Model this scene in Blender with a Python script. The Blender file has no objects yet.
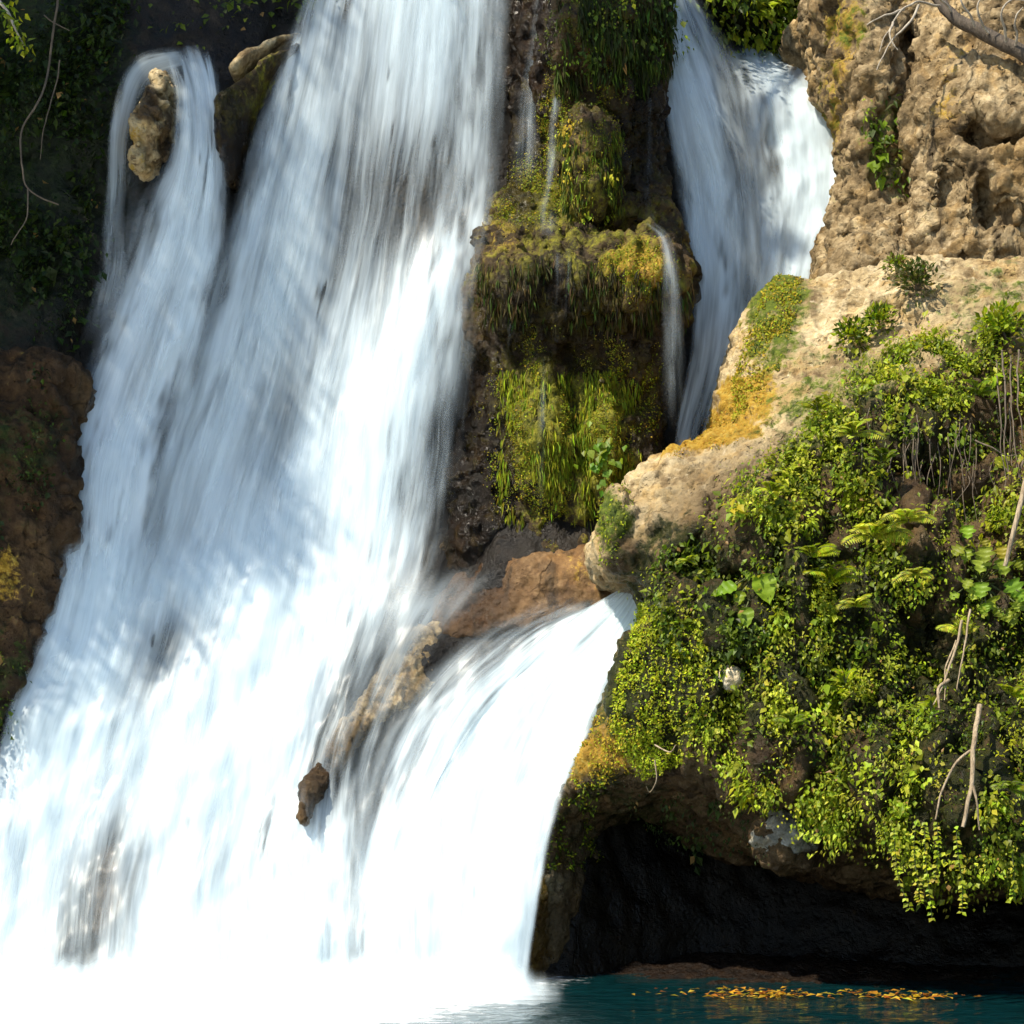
import bpy, math, random
import numpy as np
from mathutils import Vector
random.seed(7); RNG = np.random.default_rng(11)
scene = bpy.context.scene
COL = scene.collection
CAM = np.array([0.0, -20.0, 2.0]); F = 2000.0; HX, HY = 512.0, 785.0

# ------------------------------------------------------------------ camera, world, sun
def W(px, py, Y):
    d = Y + 20.0
    return ((px - HX) * d / F, Y, 2.0 + (HY - py) * d / F)
def PX(P):
    d = P[:, 1] + 20.0
    return HX + F * P[:, 0] / d, HY - F * (P[:, 2] - 2.0) / d

cd = bpy.data.cameras.new('camera'); cam = bpy.data.objects.new('camera', cd); COL.objects.link(cam)
cam.location = CAM; cam.rotation_euler = (math.radians(90), 0, 0)
cd.sensor_width = 36; cd.lens = 36 * F / 1024; cd.shift_y = (HY - 512) / 1024; cd.clip_end = 500
scene.camera = cam
SUN_EL, SUN_AZ = math.radians(53), math.radians(50)      # azimuth measured to the left of the viewing-back direction
TO_SUN = np.array([-math.sin(SUN_AZ) * math.cos(SUN_EL), -math.cos(SUN_AZ) * math.cos(SUN_EL), math.sin(SUN_EL)])
sl = bpy.data.lights.new('sun', 'SUN'); sun = bpy.data.objects.new('sun', sl); COL.objects.link(sun)
sl.energy = 5.0; sl.angle = math.radians(0.7); sl.color = (1.0, 0.91, 0.76)
sun.location = (-20, -20, 30)
sun.rotation_euler = Vector(TO_SUN).to_track_quat('Z', 'Y').to_euler()
w = bpy.data.worlds.new('World'); scene.world = w; w.use_nodes = True
nt = w.node_tree; bg = nt.nodes['Background']; sky = nt.nodes.new('ShaderNodeTexSky')
sky.sky_type = 'NISHITA'; sky.sun_disc = False; sky.ozone_density = 1.3; sky.dust_density = .3; sky.sun_elevation = SUN_EL
sky.sun_rotation = math.atan2(TO_SUN[0], TO_SUN[1])
nt.links.new(sky.outputs[0], bg.inputs[0]); bg.inputs[1].default_value = 0.12
scene.view_settings.view_transform = 'Standard'; scene.view_settings.look = 'None'
scene.view_settings.exposure = 0.75; scene.view_settings.gamma = 1
cy = scene.cycles
cy.transparent_max_bounces = 24; cy.max_bounces = 6; cy.diffuse_bounces = 3; cy.glossy_bounces = 2
cy.use_denoising = True

# ------------------------------------------------------------------ numpy noise
_perm = np.random.default_rng(3).permutation(256).astype(np.int32); _perm = np.concatenate([_perm, _perm, _perm])
_g = np.random.default_rng(5).normal(size=(256, 3)); _g /= np.linalg.norm(_g, axis=1)[:, None]; _g = _g.astype(np.float32)
_r01 = np.random.default_rng(6).random((256, 3)).astype(np.float32)
def _h(i, j, k): return _perm[_perm[_perm[i & 255] + (j & 255)] + (k & 255)]
def perlin(p):
    p = np.asarray(p, np.float32); i = np.floor(p).astype(np.int32); f = p - i; u = f * f * f * (f * (f * 6 - 15) + 10)
    out = 0
    for a in (0, 1):
        for b in (0, 1):
            for c in (0, 1):
                g = _g[_h(i[:, 0] + a, i[:, 1] + b, i[:, 2] + c)]
                dv = (g * (f - np.array([a, b, c], np.float32))).sum(1)
                wt = (u[:, 0] if a else 1 - u[:, 0]) * (u[:, 1] if b else 1 - u[:, 1]) * (u[:, 2] if c else 1 - u[:, 2])
                out = out + dv * wt
    return out * 1.5
def fbm(p, scale=1.0, oct=4, rough=0.5, ridged=False, off=0.0):
    p = np.asarray(p, np.float32) * scale + off; a = 1.0; t = 0; s = 0
    for _ in range(oct):
        n = perlin(p)
        if ridged: n = 1 - 2 * np.abs(n)
        s = s + a * n; t += a; a *= rough; p = p * 2.03 + 17.3
    return s / t
def worley(p, scale):
    p = np.asarray(p, np.float32) * scale; i = np.floor(p).astype(np.int32); best = np.full(len(p), 9.0, np.float32)
    for a in (-1, 0, 1):
        for b in (-1, 0, 1):
            for c in (-1, 0, 1):
                q = i + np.array([a, b, c], np.int32)
                d = ((q + _r01[_h(q[:, 0], q[:, 1], q[:, 2])] - p) ** 2).sum(1)
                best = np.minimum(best, d)
    return np.sqrt(best)
def sstep(a, b, x):
    t = np.clip((x - a) / (b - a), 0, 1); return t * t * (3 - 2 * t)

# ------------------------------------------------------------------ mesh helpers
def new_mesh(name, V, Fc, mat=None, smooth=True, uv=None, attrs=None, cols=None, parent=None):
    me = bpy.data.meshes.new(name)
    V = np.asarray(V, np.float32); 
    if isinstance(Fc, np.ndarray):
        n, k = Fc.shape
        me.vertices.add(len(V)); me.vertices.foreach_set('co', V.ravel())
        me.loops.add(n * k); me.loops.foreach_set('vertex_index', Fc.astype(np.int32).ravel())
        me.polygons.add(n); me.polygons.foreach_set('loop_start', np.arange(0, n * k, k, dtype=np.int32))
        me.update(calc_edges=True); me.validate()
    else:
        me.from_pydata([tuple(map(float, v)) for v in V], [], Fc); me.update()
    me.polygons.foreach_set('use_smooth', np.full(len(me.polygons), smooth))
    if uv is not None:
        l = me.uv_layers.new(name='UVMap'); vi = np.empty(len(me.loops), np.int32); me.loops.foreach_get('vertex_index', vi)
        l.data.foreach_set('uv', np.asarray(uv, np.float32)[vi].ravel())
    for k, a in (attrs or {}).items():
        at = me.attributes.new(k, 'FLOAT', 'POINT'); at.data.foreach_set('value', np.asarray(a, np.float32))
    if cols is not None:
        at = me.attributes.new('tint', 'FLOAT_COLOR', 'POINT')
        at.data.foreach_set('color', np.c_[cols, np.ones(len(cols))].astype(np.float32).ravel())
    if mat: me.materials.append(mat)
    o = bpy.data.objects.new(name, me); COL.objects.link(o)
    if parent: o.parent = parent
    return o
def tag(o, label=None, cat=None, group=None, kind=None):
    if label: o['label'] = label
    if cat: o['category'] = cat
    if group: o['group'] = group
    if kind: o['kind'] = kind
    return o
def empty(name, loc, label=None, cat=None, group=None):
    o = bpy.data.objects.new(name, None); o.location = loc; COL.objects.link(o); o.empty_display_size = .1
    return tag(o, label, cat, group)
def normals(V, Fc):
    N = np.zeros_like(V)
    q = V[Fc[:, 2]] - V[Fc[:, 0]]; r = V[Fc[:, -1]] - V[Fc[:, 1]]
    n = np.cross(q, r)
    for k in range(Fc.shape[1]):
        for c in range(3): N[:, c] += np.bincount(Fc[:, k], n[:, c], len(V))
    return N / np.maximum(np.linalg.norm(N, axis=1), 1e-9)[:, None]

# ------------------------------------------------------------------ node helpers
def mat_new(name):
    m = bpy.data.materials.new(name); m.use_nodes = True; t = m.node_tree; t.nodes.clear()
    return m, t
class NT:
    def __init__(s, t): s.t = t
    def n(s, typ, **kw):
        nd = s.t.nodes.new('ShaderNode' + typ)
        for k, v in kw.items(): setattr(nd, k, v)
        return nd
    def l(s, a, b): s.t.links.new(a, b)
    def put(s, inp, v):
        if isinstance(v, bpy.types.NodeSocket): s.l(v, inp)
        else: inp.default_value = v
    def math(s, op, a, b=0.0, c=0.0, clamp=False):
        nd = s.n('Math', operation=op, use_clamp=clamp); s.put(nd.inputs[0], a); s.put(nd.inputs[1], b); s.put(nd.inputs[2], c); return nd.outputs[0]
    def mix(s, f, a, b, mode='MIX'):
        nd = s.n('Mix', data_type='RGBA', blend_type=mode); s.put(nd.inputs[0], f); s.put(nd.inputs[6], a); s.put(nd.inputs[7], b); return nd.outputs[2]
    def noise(s, vec, scale, detail=4, rough=.5, dist=0.0):
        nd = s.n('TexNoise'); s.l(vec, nd.inputs['Vector']); nd.inputs['Scale'].default_value = scale; nd.inputs['Detail'].default_value = detail
        nd.inputs['Roughness'].default_value = rough; nd.inputs['Distortion'].default_value = dist; return nd.outputs[0]
    def mapv(s, vec, scale, loc=(0, 0, 0)):
        nd = s.n('Mapping'); s.l(vec, nd.inputs[0]); nd.inputs['Scale'].default_value = scale; nd.inputs['Location'].default_value = loc; return nd.outputs[0]
    def ramp(s, f, stops):
        nd = s.n('ValToRGB'); s.l(f, nd.inputs[0]); cr = nd.color_ramp
        while len(cr.elements) < len(stops): cr.elements.new(.5)
        for e, (p, c) in zip(cr.elements, stops): e.position = p; e.color = (*c, 1)
        return nd.outputs[0]
    def smooth(s, x, a, b, to0=0., to1=1.):
        nd = s.n('MapRange', interpolation_type='SMOOTHSTEP'); s.put(nd.inputs[0], x); s.put(nd.inputs[1], a); s.put(nd.inputs[2], b)
        nd.inputs[3].default_value = to0; nd.inputs[4].default_value = to1; return nd.outputs[0]
    def attr(s, name):
        nd = s.n('Attribute', attribute_name=name); return nd
    def pos(s): return s.n('TexCoord').outputs['Object']

def rock_mat(name, dark, mid, light, stain=(.06, .045, .03), bump=.6, moss_a=(.035, .06, .008), moss_b=(.13, .16, .015), pits=True, rough=.85):
    m, t = mat_new(name); N = NT(t); p = N.pos()
    n1 = N.noise(p, .9, 5, .6); n2 = N.noise(p, 4.5, 8, .68, .4); n3 = N.noise(p, 19, 8, .72)
    v = N.math('ADD', N.math('MULTIPLY', n1, .45), N.math('MULTIPLY', n2, .55))
    c = N.ramp(v, [(.36, dark), (.49, mid), (.62, light)])
    st = N.noise(N.mapv(p, (5, 5, .6)), 1.0, 5, .6)
    c = N.mix(N.smooth(st, .52, .68, 0, .75), c, (*stain, 1))
    pt = N.noise(p, 2.3, 5, .6, .6)
    c = N.mix(N.smooth(pt, .50, .62, 0, .6), c, N.mix(1.0, c, (1.05, .90, .62, 1), 'MULTIPLY'))
    c = N.mix(N.smooth(pt, .46, .36, 0, .55), c, N.mix(1.0, c, (.62, .60, .58, 1), 'MULTIPLY'))
    wp = N.n('VectorMath', operation='MULTIPLY_ADD'); nz = N.n('TexNoise'); N.l(p, nz.inputs[0]); nz.inputs['Scale'].default_value = 3.0; nz.inputs['Detail'].default_value = 4
    N.l(nz.outputs[1], wp.inputs[0]); wp.inputs[1].default_value = (.5, .5, .5); N.l(p, wp.inputs[2])
    ck = N.n('TexVoronoi', feature='DISTANCE_TO_EDGE'); N.l(N.mapv(wp.outputs[0], (1, 1, .7)), ck.inputs['Vector']); ck.inputs['Scale'].default_value = 1.1
    crack = N.math('MULTIPLY', N.smooth(ck.outputs['Distance'], .03, .0), N.smooth(n1, .50, .60))
    hv = N.n('TexVoronoi'); N.l(wp.outputs[0], hv.inputs['Vector']); hv.inputs['Scale'].default_value = 13
    hole = N.math('MULTIPLY', N.smooth(hv.outputs['Distance'], .30, .12), N.smooth(N.noise(p, 2.9, 3), .48, .60))
    crevice = N.math('MAXIMUM', crack, hole)
    c = N.mix(N.math('MULTIPLY', crevice, .5), c, (*[x * .55 for x in dark], 1))  # cracks and holes coloured darker than the rock
    c = N.mix(N.smooth(n3, .62, .38, .0, .6), c, N.mix(1.0, c, (.55, .5, .42, 1), 'MULTIPLY'))
    lich = N.noise(p, 9, 4, .6)
    c = N.mix(N.smooth(lich, .60, .72, 0, .5), c, (light[0] * 1.15, light[1] * 1.15, light[2] * 1.2, 1))
    br = N.math('MULTIPLY', N.math('SUBTRACT', N.math('ADD', N.math('MULTIPLY', n2, .65), N.math('MULTIPLY', n3, .35)), .5), 3.2)
    gold = N.smooth(N.math('ADD', N.attr('gold').outputs['Fac'], br), .3, .65)
    c = N.mix(gold, c, N.ramp(n3, [(.3, (.16, .08, .01)), (.5, (.36, .21, .02)), (.65, (.46, .33, .07))]))
    moss = N.smooth(N.math('ADD', N.attr('moss').outputs['Fac'], br), .3, .75)
    c = N.mix(moss, c, N.ramp(N.noise(p, 13, 5, .7), [(.35, moss_a), (.62, moss_b)]))
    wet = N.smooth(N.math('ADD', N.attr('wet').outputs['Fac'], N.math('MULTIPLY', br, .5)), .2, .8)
    c = N.mix(wet, c, N.mix(1.0, c, (.20, .165, .13, 1), 'MULTIPLY'))  # damp darkening; on the outcrop it also stands in for shade
    b = N.n('BsdfPrincipled'); N.l(c, b.inputs['Base Color'])
    N.l(N.math('SUBTRACT', rough, N.math('MULTIPLY', wet, .4)), b.inputs['Roughness']); b.inputs['Specular IOR Level'].default_value = .22
    hgt = N.math('ADD', N.math('MULTIPLY', n2, .6), N.math('MULTIPLY', n3, .28))
    if pits:
        vo = N.n('TexVoronoi'); N.l(p, vo.inputs['Vector']); vo.inputs['Scale'].default_value = 11
        hgt = N.math('ADD', hgt, N.math('MULTIPLY', N.smooth(vo.outputs['Distance'], .0, .45), .18))
    hgt = N.math('ADD', hgt, N.math('MULTIPLY', N.noise(p, 70, 3, .6), .09)); hgt = N.math('SUBTRACT', hgt, N.math('MULTIPLY', crevice, .2))
    bu = N.n('Bump'); bu.inputs['Strength'].default_value = bump; bu.inputs['Distance'].default_value = .11; N.l(hgt, bu.inputs['Height']); N.l(bu.outputs[0], b.inputs['Normal'])
    o = N.n('OutputMaterial'); N.l(b.outputs[0], o.inputs[0]); return m

def leaf_mat(name, trans=.35, rough=.45, gain=1.0):
    m, t = mat_new(name); N = NT(t); a = N.attr('tint').outputs['Color']; p = N.pos()
    c = N.mix(N.smooth(N.noise(p, 40, 3), .3, .7, 0, .4), a, N.mix(1.0, a, (.6, .65, .5, 1), 'MULTIPLY'))
    b = N.n('BsdfPrincipled'); N.l(c, b.inputs['Base Color']); b.inputs['Roughness'].default_value = rough; b.inputs['Specular IOR Level'].default_value = .22
    tr = N.n('BsdfTranslucent'); N.l(N.mix(1.0, c, (1.6, 1.7, .8, 1), 'MULTIPLY'), tr.inputs[0])
    mx = N.n('MixShader'); mx.inputs[0].default_value = trans; N.l(b.outputs[0], mx.inputs[1]); N.l(tr.outputs[0], mx.inputs[2])
    o = N.n('OutputMaterial'); N.l(mx.outputs[0], o.inputs[0]); return m
def bark_mat(name, a, b_):
    m, t = mat_new(name); N = NT(t); p = N.pos()
    c = N.ramp(N.noise(N.mapv(p, (14, 14, 4)), 1.6, 6, .65), [(.3, a), (.7, b_)])
    b = N.n('BsdfPrincipled'); N.l(c, b.inputs['Base Color']); b.inputs['Roughness'].default_value = .8
    bu = N.n('Bump'); bu.inputs['Distance'].default_value = .02; N.l(N.noise(N.mapv(p, (30, 30, 6)), 2, 5), bu.inputs['Height']); N.l(bu.outputs[0], b.inputs['Normal'])
    o = N.n('OutputMaterial'); N.l(b.outputs[0], o.inputs[0]); return m

def water_mat(name, seed=0.0, fine=1.0, lo=.32, hi=.85, k=.9, base=-.35, maxa=1.0, col=(.77, .88, .93)):
    """white aerated water: opaque where the stream is thick, clear between the strands"""
    m, t = mat_new(name); N = NT(t); uv = N.n('TexCoord').outputs['UV']
    warp = N.n('TexNoise'); N.l(N.mapv(uv, (.9, .5, 1), (seed, 0, 0)), warp.inputs[0]); warp.inputs['Scale'].default_value = 1.0; warp.inputs['Detail'].default_value = 2
    wv = N.n('VectorMath', operation='MULTIPLY'); N.l(warp.outputs[1], wv.inputs[0]); wv.inputs[1].default_value = (.22, .0, 0)
    ad = N.n('VectorMath', operation='ADD'); N.l(uv, ad.inputs[0]); N.l(wv.outputs[0], ad.inputs[1]); q = ad.outputs[0]
    a = N.noise(N.mapv(q, (2.2, .35, 1), (seed, seed * .3, 0)), 1, 2, .5)
    b_ = N.noise(N.mapv(q, (7, .5, 1), (seed * 2, 0, 0)), 1, 3, .55)
    c = N.noise(N.mapv(q, (24 * fine, .8, 1), (seed * 3, 0, 0)), 1, 3, .6)
    d = N.noise(N.mapv(q, (70 * fine, 1.4, 1), (seed * 5, 0, 0)), 1, 2, .5)
    s = N.math('ADD', N.math('ADD', N.math('MULTIPLY', a, .42), N.math('MULTIPLY', b_, .34)), N.math('ADD', N.math('MULTIPLY', c, .17), N.math('MULTIPLY', d, .07)))
    s = N.math('MULTIPLY', N.math('SUBTRACT', s, .5), 2.0)
    x = N.math('ADD', N.math('ADD', s, N.math('MULTIPLY', N.attr('dens').outputs['Fac'], k)), base + .5)
    al = N.math('MULTIPLY', N.smooth(x, lo, hi), N.attr('edge').outputs['Fac'])
    al = N.math('MULTIPLY', al, maxa, clamp=True)
    df = N.n('BsdfDiffuse'); df.inputs[0].default_value = (*col, 1); tl = N.n('BsdfTranslucent'); tl.inputs[0].default_value = (*col, 1)
    gl = N.n('BsdfGlossy'); gl.inputs['Roughness'].default_value = .35
    bu = N.n('Bump'); bu.inputs['Strength'].default_value = .2; bu.inputs['Distance'].default_value = .05
    N.l(N.math('ADD', N.math('MULTIPLY', b_, .6), N.math('MULTIPLY', c, .4)), bu.inputs['Height'])
    for sh in (df, gl): N.l(bu.outputs[0], sh.inputs['Normal'])
    m1 = N.n('MixShader'); m1.inputs[0].default_value = .35; N.l(df.outputs[0], m1.inputs[1]); N.l(tl.outputs[0], m1.inputs[2])
    m2 = N.n('MixShader'); m2.inputs[0].default_value = .04; N.l(m1.outputs[0], m2.inputs[1]); N.l(gl.outputs[0], m2.inputs[2])
    tp = N.n('BsdfTransparent'); m3 = N.n('MixShader'); N.l(al, m3.inputs[0]); N.l(tp.outputs[0], m3.inputs[1]); N.l(m2.outputs[0], m3.inputs[2])
    o = N.n('OutputMaterial'); N.l(m3.outputs[0], o.inputs[0]); return m

# ------------------------------------------------------------------ interpolation, polygons
def rbf(ctrl):
    """thin-plate surface Y(X,Z) through control points given as (px,py,Y)"""
    P = np.array([W(*c) for c in ctrl]); A = P[:, [0, 2]]; y = P[:, 1]; n = len(A)
    def ker(r): return np.where(r > 1e-9, r * r * np.log(np.maximum(r, 1e-9)), 0)
    K = ker(np.linalg.norm(A[:, None] - A[None], axis=2)) + np.eye(n) * .02
    M = np.zeros((n + 3, n + 3)); M[:n, :n] = K; M[:n, n] = 1; M[:n, n + 1:] = A; M[n, :n] = 1; M[n + 1:, :n] = A.T
    s = np.linalg.solve(M, np.r_[y, 0, 0, 0])
    def f(X, Z):
        sh = X.shape; q = np.c_[X.ravel(), Z.ravel()]; out = np.empty(len(q))
        for i in range(0, len(q), 20000):
            c = q[i:i + 20000]; out[i:i + 20000] = ker(np.linalg.norm(c[:, None] - A[None], axis=2)) @ s[:n] + s[n] + c @ s[n + 1:]
        return np.clip(out, y.min() - .6, y.max() + .6).reshape(sh)
    return f
def catmull(P, n, closed=False):
    P = np.asarray(P, float); m = len(P)
    if closed: Q = np.vstack([P[-1], P, P[0], P[1]]); seg = m
    else: Q = np.vstack([2 * P[0] - P[1], P, 2 * P[-1] - P[-2]]); seg = m - 1
    t = np.linspace(0, seg, n, endpoint=not closed); i = np.minimum(t.astype(int), seg - 1); u = (t - i)[:, None]
    a, b, c, d = Q[i], Q[i + 1], Q[i + 2], Q[i + 3]
    return .5 * (2 * b + (c - a) * u + (2 * a - 5 * b + 4 * c - d) * u ** 2 + (3 * b - a - 3 * c + d) * u ** 3)
def poly_sdf(poly, X, Z):
    P = np.asarray(poly); Q = np.roll(P, -1, 0); sh = X.shape; x = X.ravel(); z = Z.ravel()
    best = np.full(len(x), 1e9); ins = np.zeros(len(x), bool)
    for (ax, az), (bx, bz) in zip(P, Q):
        ex, ez = bx - ax, bz - az; h = np.clip(((x - ax) * ex + (z - az) * ez) / (ex * ex + ez * ez + 1e-12), 0, 1)
        best = np.minimum(best, (x - ax - ex * h) ** 2 + (z - az - ez * h) ** 2)
        c = ((az > z) != (bz > z)) & (x < (bx - ax) * (z - az) / (bz - az + 1e-12) + ax); ins ^= c
    return (np.where(ins, -1, 1) * np.sqrt(best)).reshape(sh)
def in_poly(poly, x, y): return poly_sdf(poly, np.asarray(x, float), np.asarray(y, float)) < 0

# ------------------------------------------------------------------ implicit rocks
def surface_nets(D, org, h):
    D = D.astype(np.float32); S = D < 0
    c = [S[i:S.shape[0] - 1 + i, j:S.shape[1] - 1 + j, k:S.shape[2] - 1 + k] for i in (0, 1) for j in (0, 1) for k in (0, 1)]
    cnt = sum(x.astype(np.int8) for x in c); act = (cnt > 0) & (cnt < 8)
    idx = np.full(act.shape, -1, np.int64); I = np.argwhere(act); idx[act] = np.arange(len(I))
    acc = np.zeros((len(I), 3)); num = np.zeros(len(I))
    cor = [(i, j, k) for i in (0, 1) for j in (0, 1) for k in (0, 1)]
    for a in cor:
        for ax in range(3):
            if a[ax]: continue
            b = list(a); b[ax] = 1
            va = D[I[:, 0] + a[0], I[:, 1] + a[1], I[:, 2] + a[2]]; vb = D[I[:, 0] + b[0], I[:, 1] + b[1], I[:, 2] + b[2]]
            m = (va < 0) != (vb < 0); t = np.where(m, va / np.where(m, va - vb, 1), 0)
            p = np.array(a, float)[None].repeat(len(I), 0); p[:, ax] = t; acc += p * m[:, None]; num += m
    V = (I + acc / num[:, None]) * h + org
    Q = []
    for ax in range(3):
        o1, o2 = [(1, 2), (2, 0), (0, 1)][ax]
        sl = [slice(None)] * 3; sa = list(sl); sb = list(sl); sa[ax] = slice(0, -1); sb[ax] = slice(1, None)
        E = np.argwhere(S[tuple(sa)] != S[tuple(sb)]); E = E[(E[:, o1] > 0) & (E[:, o2] > 0) & (E[:, o1] < D.shape[o1] - 1) & (E[:, o2] < D.shape[o2] - 1)]
        fl = S[E[:, 0], E[:, 1], E[:, 2]]
        def cell(d1, d2):
            q = E.copy(); q[:, o1] -= d1; q[:, o2] -= d2; return idx[q[:, 0], q[:, 1], q[:, 2]]
        q = np.c_[cell(1, 1), cell(0, 1), cell(0, 0), cell(1, 0)]
        q[~fl] = q[~fl][:, ::-1]; Q.append(q)
    Q = np.vstack(Q); return V, Q[(Q >= 0).all(1)]
def smax(a, b, k):
    h = np.maximum(k - np.abs(a - b), 0) / k; return np.maximum(a, b) + h * h * k * .25
def smin(a, b, k): return -smax(-a, -b, k)

def blob(P, blobs, soft=.6):
    """largest of several elliptical patches (px,py,rx,ry,strength) at each vertex"""
    x, y = PX(P); out = np.zeros(len(P)); x = x + 26 * fbm(P, 1.6, 4, .6, off=5.1); y = y + 26 * fbm(P, 1.6, 4, .6, off=9.7)
    for (cx, cy_, rx, ry, s) in blobs:
        r = np.sqrt(((x - cx) / rx) ** 2 + ((y - cy_) / ry) ** 2); out = np.maximum(out, s * (1 - sstep(1 - soft, 1 + soft, r)))
    return out
# outline of the planted face of the outcrop
COVER = [(735, 478), (790, 452), (835, 408), (872, 360), (905, 340), (950, 345), (985, 330), (1060, 300), (1150, 300), (1150, 880), (1024, 872), (935, 866), (890, 842), (840, 815), (790, 800), (735, 790), (690, 770), (655, 650), (650, 575), (705, 560), (718, 510)]
def rock(name, poly, Y0, front, back, mat, rnd=.35, h=.03, disp=(), cuts=(), adds=(), moss=(), gold=(), wet=(), outline=.05, smooth_poly=True):
    pw = np.array([W(a, b, Y0) for a, b in poly])[:, [0, 2]]
    if smooth_poly: pw = catmull(pw, len(pw) * 6, True)
    f = rbf(front)
    x0, z0 = pw.min(0) - .35; x1, z1 = pw.max(0) + .35
    gx = np.arange(x0, x1, h); gz = np.arange(z0, z1, h); X, Z = np.meshgrid(gx, gz, indexing='ij')
    yf = f(X, Z); y0 = min(yf.min(), min([a[2] - a[5] for a in adds], default=9)) - .3; gy = np.arange(y0, back + 3 * h, h)
    d2 = poly_sdf(pw, X, Z) + (fbm(np.c_[X.ravel(), Z.ravel(), np.full(X.size, Y0)], 2.2, 3) * outline).reshape(X.shape)
    Y = gy[None, :, None]
    D = smax(np.maximum((yf[:, None, :] - Y) * .8, Y - back).astype(np.float32), d2[:, None, :].astype(np.float32), rnd)
    def ell(c):
        p = W(c[0], c[1], c[2]); k = (c[2] + 20) / F; rx, rz, ry = c[3] * k, c[4] * k, c[5]
        q = np.sqrt(((gx[:, None, None] - p[0]) / rx) ** 2 + ((Y - p[1]) / ry) ** 2 + ((gz[None, None, :] - p[2]) / rz) ** 2)
        return ((q - 1) * min(rx, ry, rz)).astype(np.float32)
    for c in adds: D = smin(D, ell(c), .12)
    for c in cuts: D = smax(D, -ell(c), .08)
    V, Q = surface_nets(D, np.array([x0, y0, z0]), h)
    for (kind, amp, sc) in disp:
        Nn = normals(V, Q)
        if kind == 'fbm': d = fbm(V, sc, 5, .55)
        elif kind == 'drape':
            px_, py_ = PX(V); d = fbm(V * np.array([1.5, 1, .55]), sc, 3, .5, True) * in_poly(COVER, px_, py_) * sstep(40, -10, poly_sdf(np.array(COVER), px_, py_) + 20)
        elif kind == 'ridge': d = fbm(V, sc, 4, .5, True) - .3
        elif kind == 'pit': d = np.minimum(worley(V, sc) - .45, .15) * 1.6
        elif kind == 'drip': d = fbm(V * np.array([1, 1, .22]), sc, 3, .5)
        elif kind == 'crag': d = np.floor(fbm(V + .3 * fbm(V, 1.5, 2)[:, None], sc, 3, .5) * 4) / 4 * .6 + fbm(V, sc, 3) * .4
        V = V + Nn * (d * amp)[:, None]
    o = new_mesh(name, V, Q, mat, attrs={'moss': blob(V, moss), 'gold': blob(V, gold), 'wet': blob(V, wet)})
    o['_'] = 0; del o['_']
    Nn = normals(V, Q)
    return o, V, Nn, Q

# ------------------------------------------------------------------ rock materials
M_tan = rock_mat('tan_tufa', (.13, .08, .035), (.52, .40, .215), (.76, .64, .41), stain=(.20, .135, .065), bump=1.0)
M_crag = rock_mat('grey_tan_crag', (.055, .038, .019), (.265, .19, .095), (.58, .455, .265), stain=(.06, .045, .027), bump=1.0)
M_dark = rock_mat('dark_wet_cliff', (.010, .008, .005), (.028, .021, .012), (.06, .045, .026), stain=(.008, .007, .004), rough=.7, moss_a=(.006, .010, .003), moss_b=(.022, .034, .008))  # moss colours darkened to paint in the bank's deep shade
M_column = rock_mat('mossy_tufa', (.014, .009, .003), (.055, .035, .012), (.17, .105, .034), stain=(.022, .020, .005), rough=.6, bump=.9, moss_a=(.05, .055, .006), moss_b=(.24, .22, .014))
M_brown = rock_mat('brown_tufa', (.055, .03, .014), (.15, .085, .035), (.25, .155, .07), stain=(.03, .02, .01), rough=.6)
M_bank = rock_mat('bank_rock', (.02, .012, .006), (.065, .037, .016), (.13, .08, .036), stain=(.014, .011, .006), moss_a=(.012, .018, .004), moss_b=(.04, .055, .01), bump=1.0)
M_grey = rock_mat('grey_stone', (.12, .115, .095), (.26, .25, .21), (.42, .41, .36))
M_pale = rock_mat('pale_stone', (.5, .44, .34), (.7, .64, .52), (.8, .76, .66), stain=(.55, .48, .38))

# ------------------------------------------------------------------ cliff (setting)
cliff_ctrl = [(-250, -30, 2.2), (-250, 500, .2), (-250, 985, -1.6), (0, -20, 3.3), (70, 150, 3.0), (60, 300, 2.5), (0, 250, 2.6), (0, 420, 2.0), (0, 600, 1.5), (-30, 720, .95), (0, 850, .5), (0, 1000, -.1),
    (170, 20, 3.7), (150, 130, 2.95), (200, 300, 2.45), (200, 450, 2.2), (200, 560, 1.95), (170, 700, 1.35), (170, 850, .6), (170, 1000, -.05),
    (300, 0, 3.6), (300, 150, 3.05), (300, 350, 2.75), (290, 520, 2.15), (290, 650, 1.55), (290, 850, .6), (290, 1000, -.05),
    (420, 0, 3.7), (420, 150, 3.35), (420, 270, 3.15), (400, 350, 2.95), (400, 480, 2.6), (400, 600, 1.85), (390, 750, 1.05), (390, 870, .5), (390, 1000, -.05),
    (520, 0, 4.0), (520, 200, 3.7), (520, 400, 3.1), (510, 560, 2.3), (500, 680, 1.4), (480, 850, .55), (470, 1000, 0),
    (620, 0, 4.2), (620, 300, 3.6), (620, 560, 2.4), (580, 680, 1.5), (545, 850, .75), (560, 1000, .8),
    (700, 0, 4.5), (700, 150, 4.3), (700, 300, 3.9), (690, 450, 3.4), (650, 600, 2.4), (650, 750, 2.4), (680, 880, 2.3), (680, 1000, 2.0),
    (790, 20, 6.9), (780, 80, 5.7), (790, 160, 5.2), (780, 260, 4.5), (740, 380, 3.8), (850, 0, 6), (900, 150, 5), (900, 400, 4), (1000, 0, 5), (1000, 400, 4),
    (850, 700, 3), (850, 900, 2.5), (850, 1000, 1.9), (1000, 900, 2.4), (1000, 1000, 1.7), (1300, 0, 4), (1300, 500, 3), (1300, 1000, 1.5)]
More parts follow.
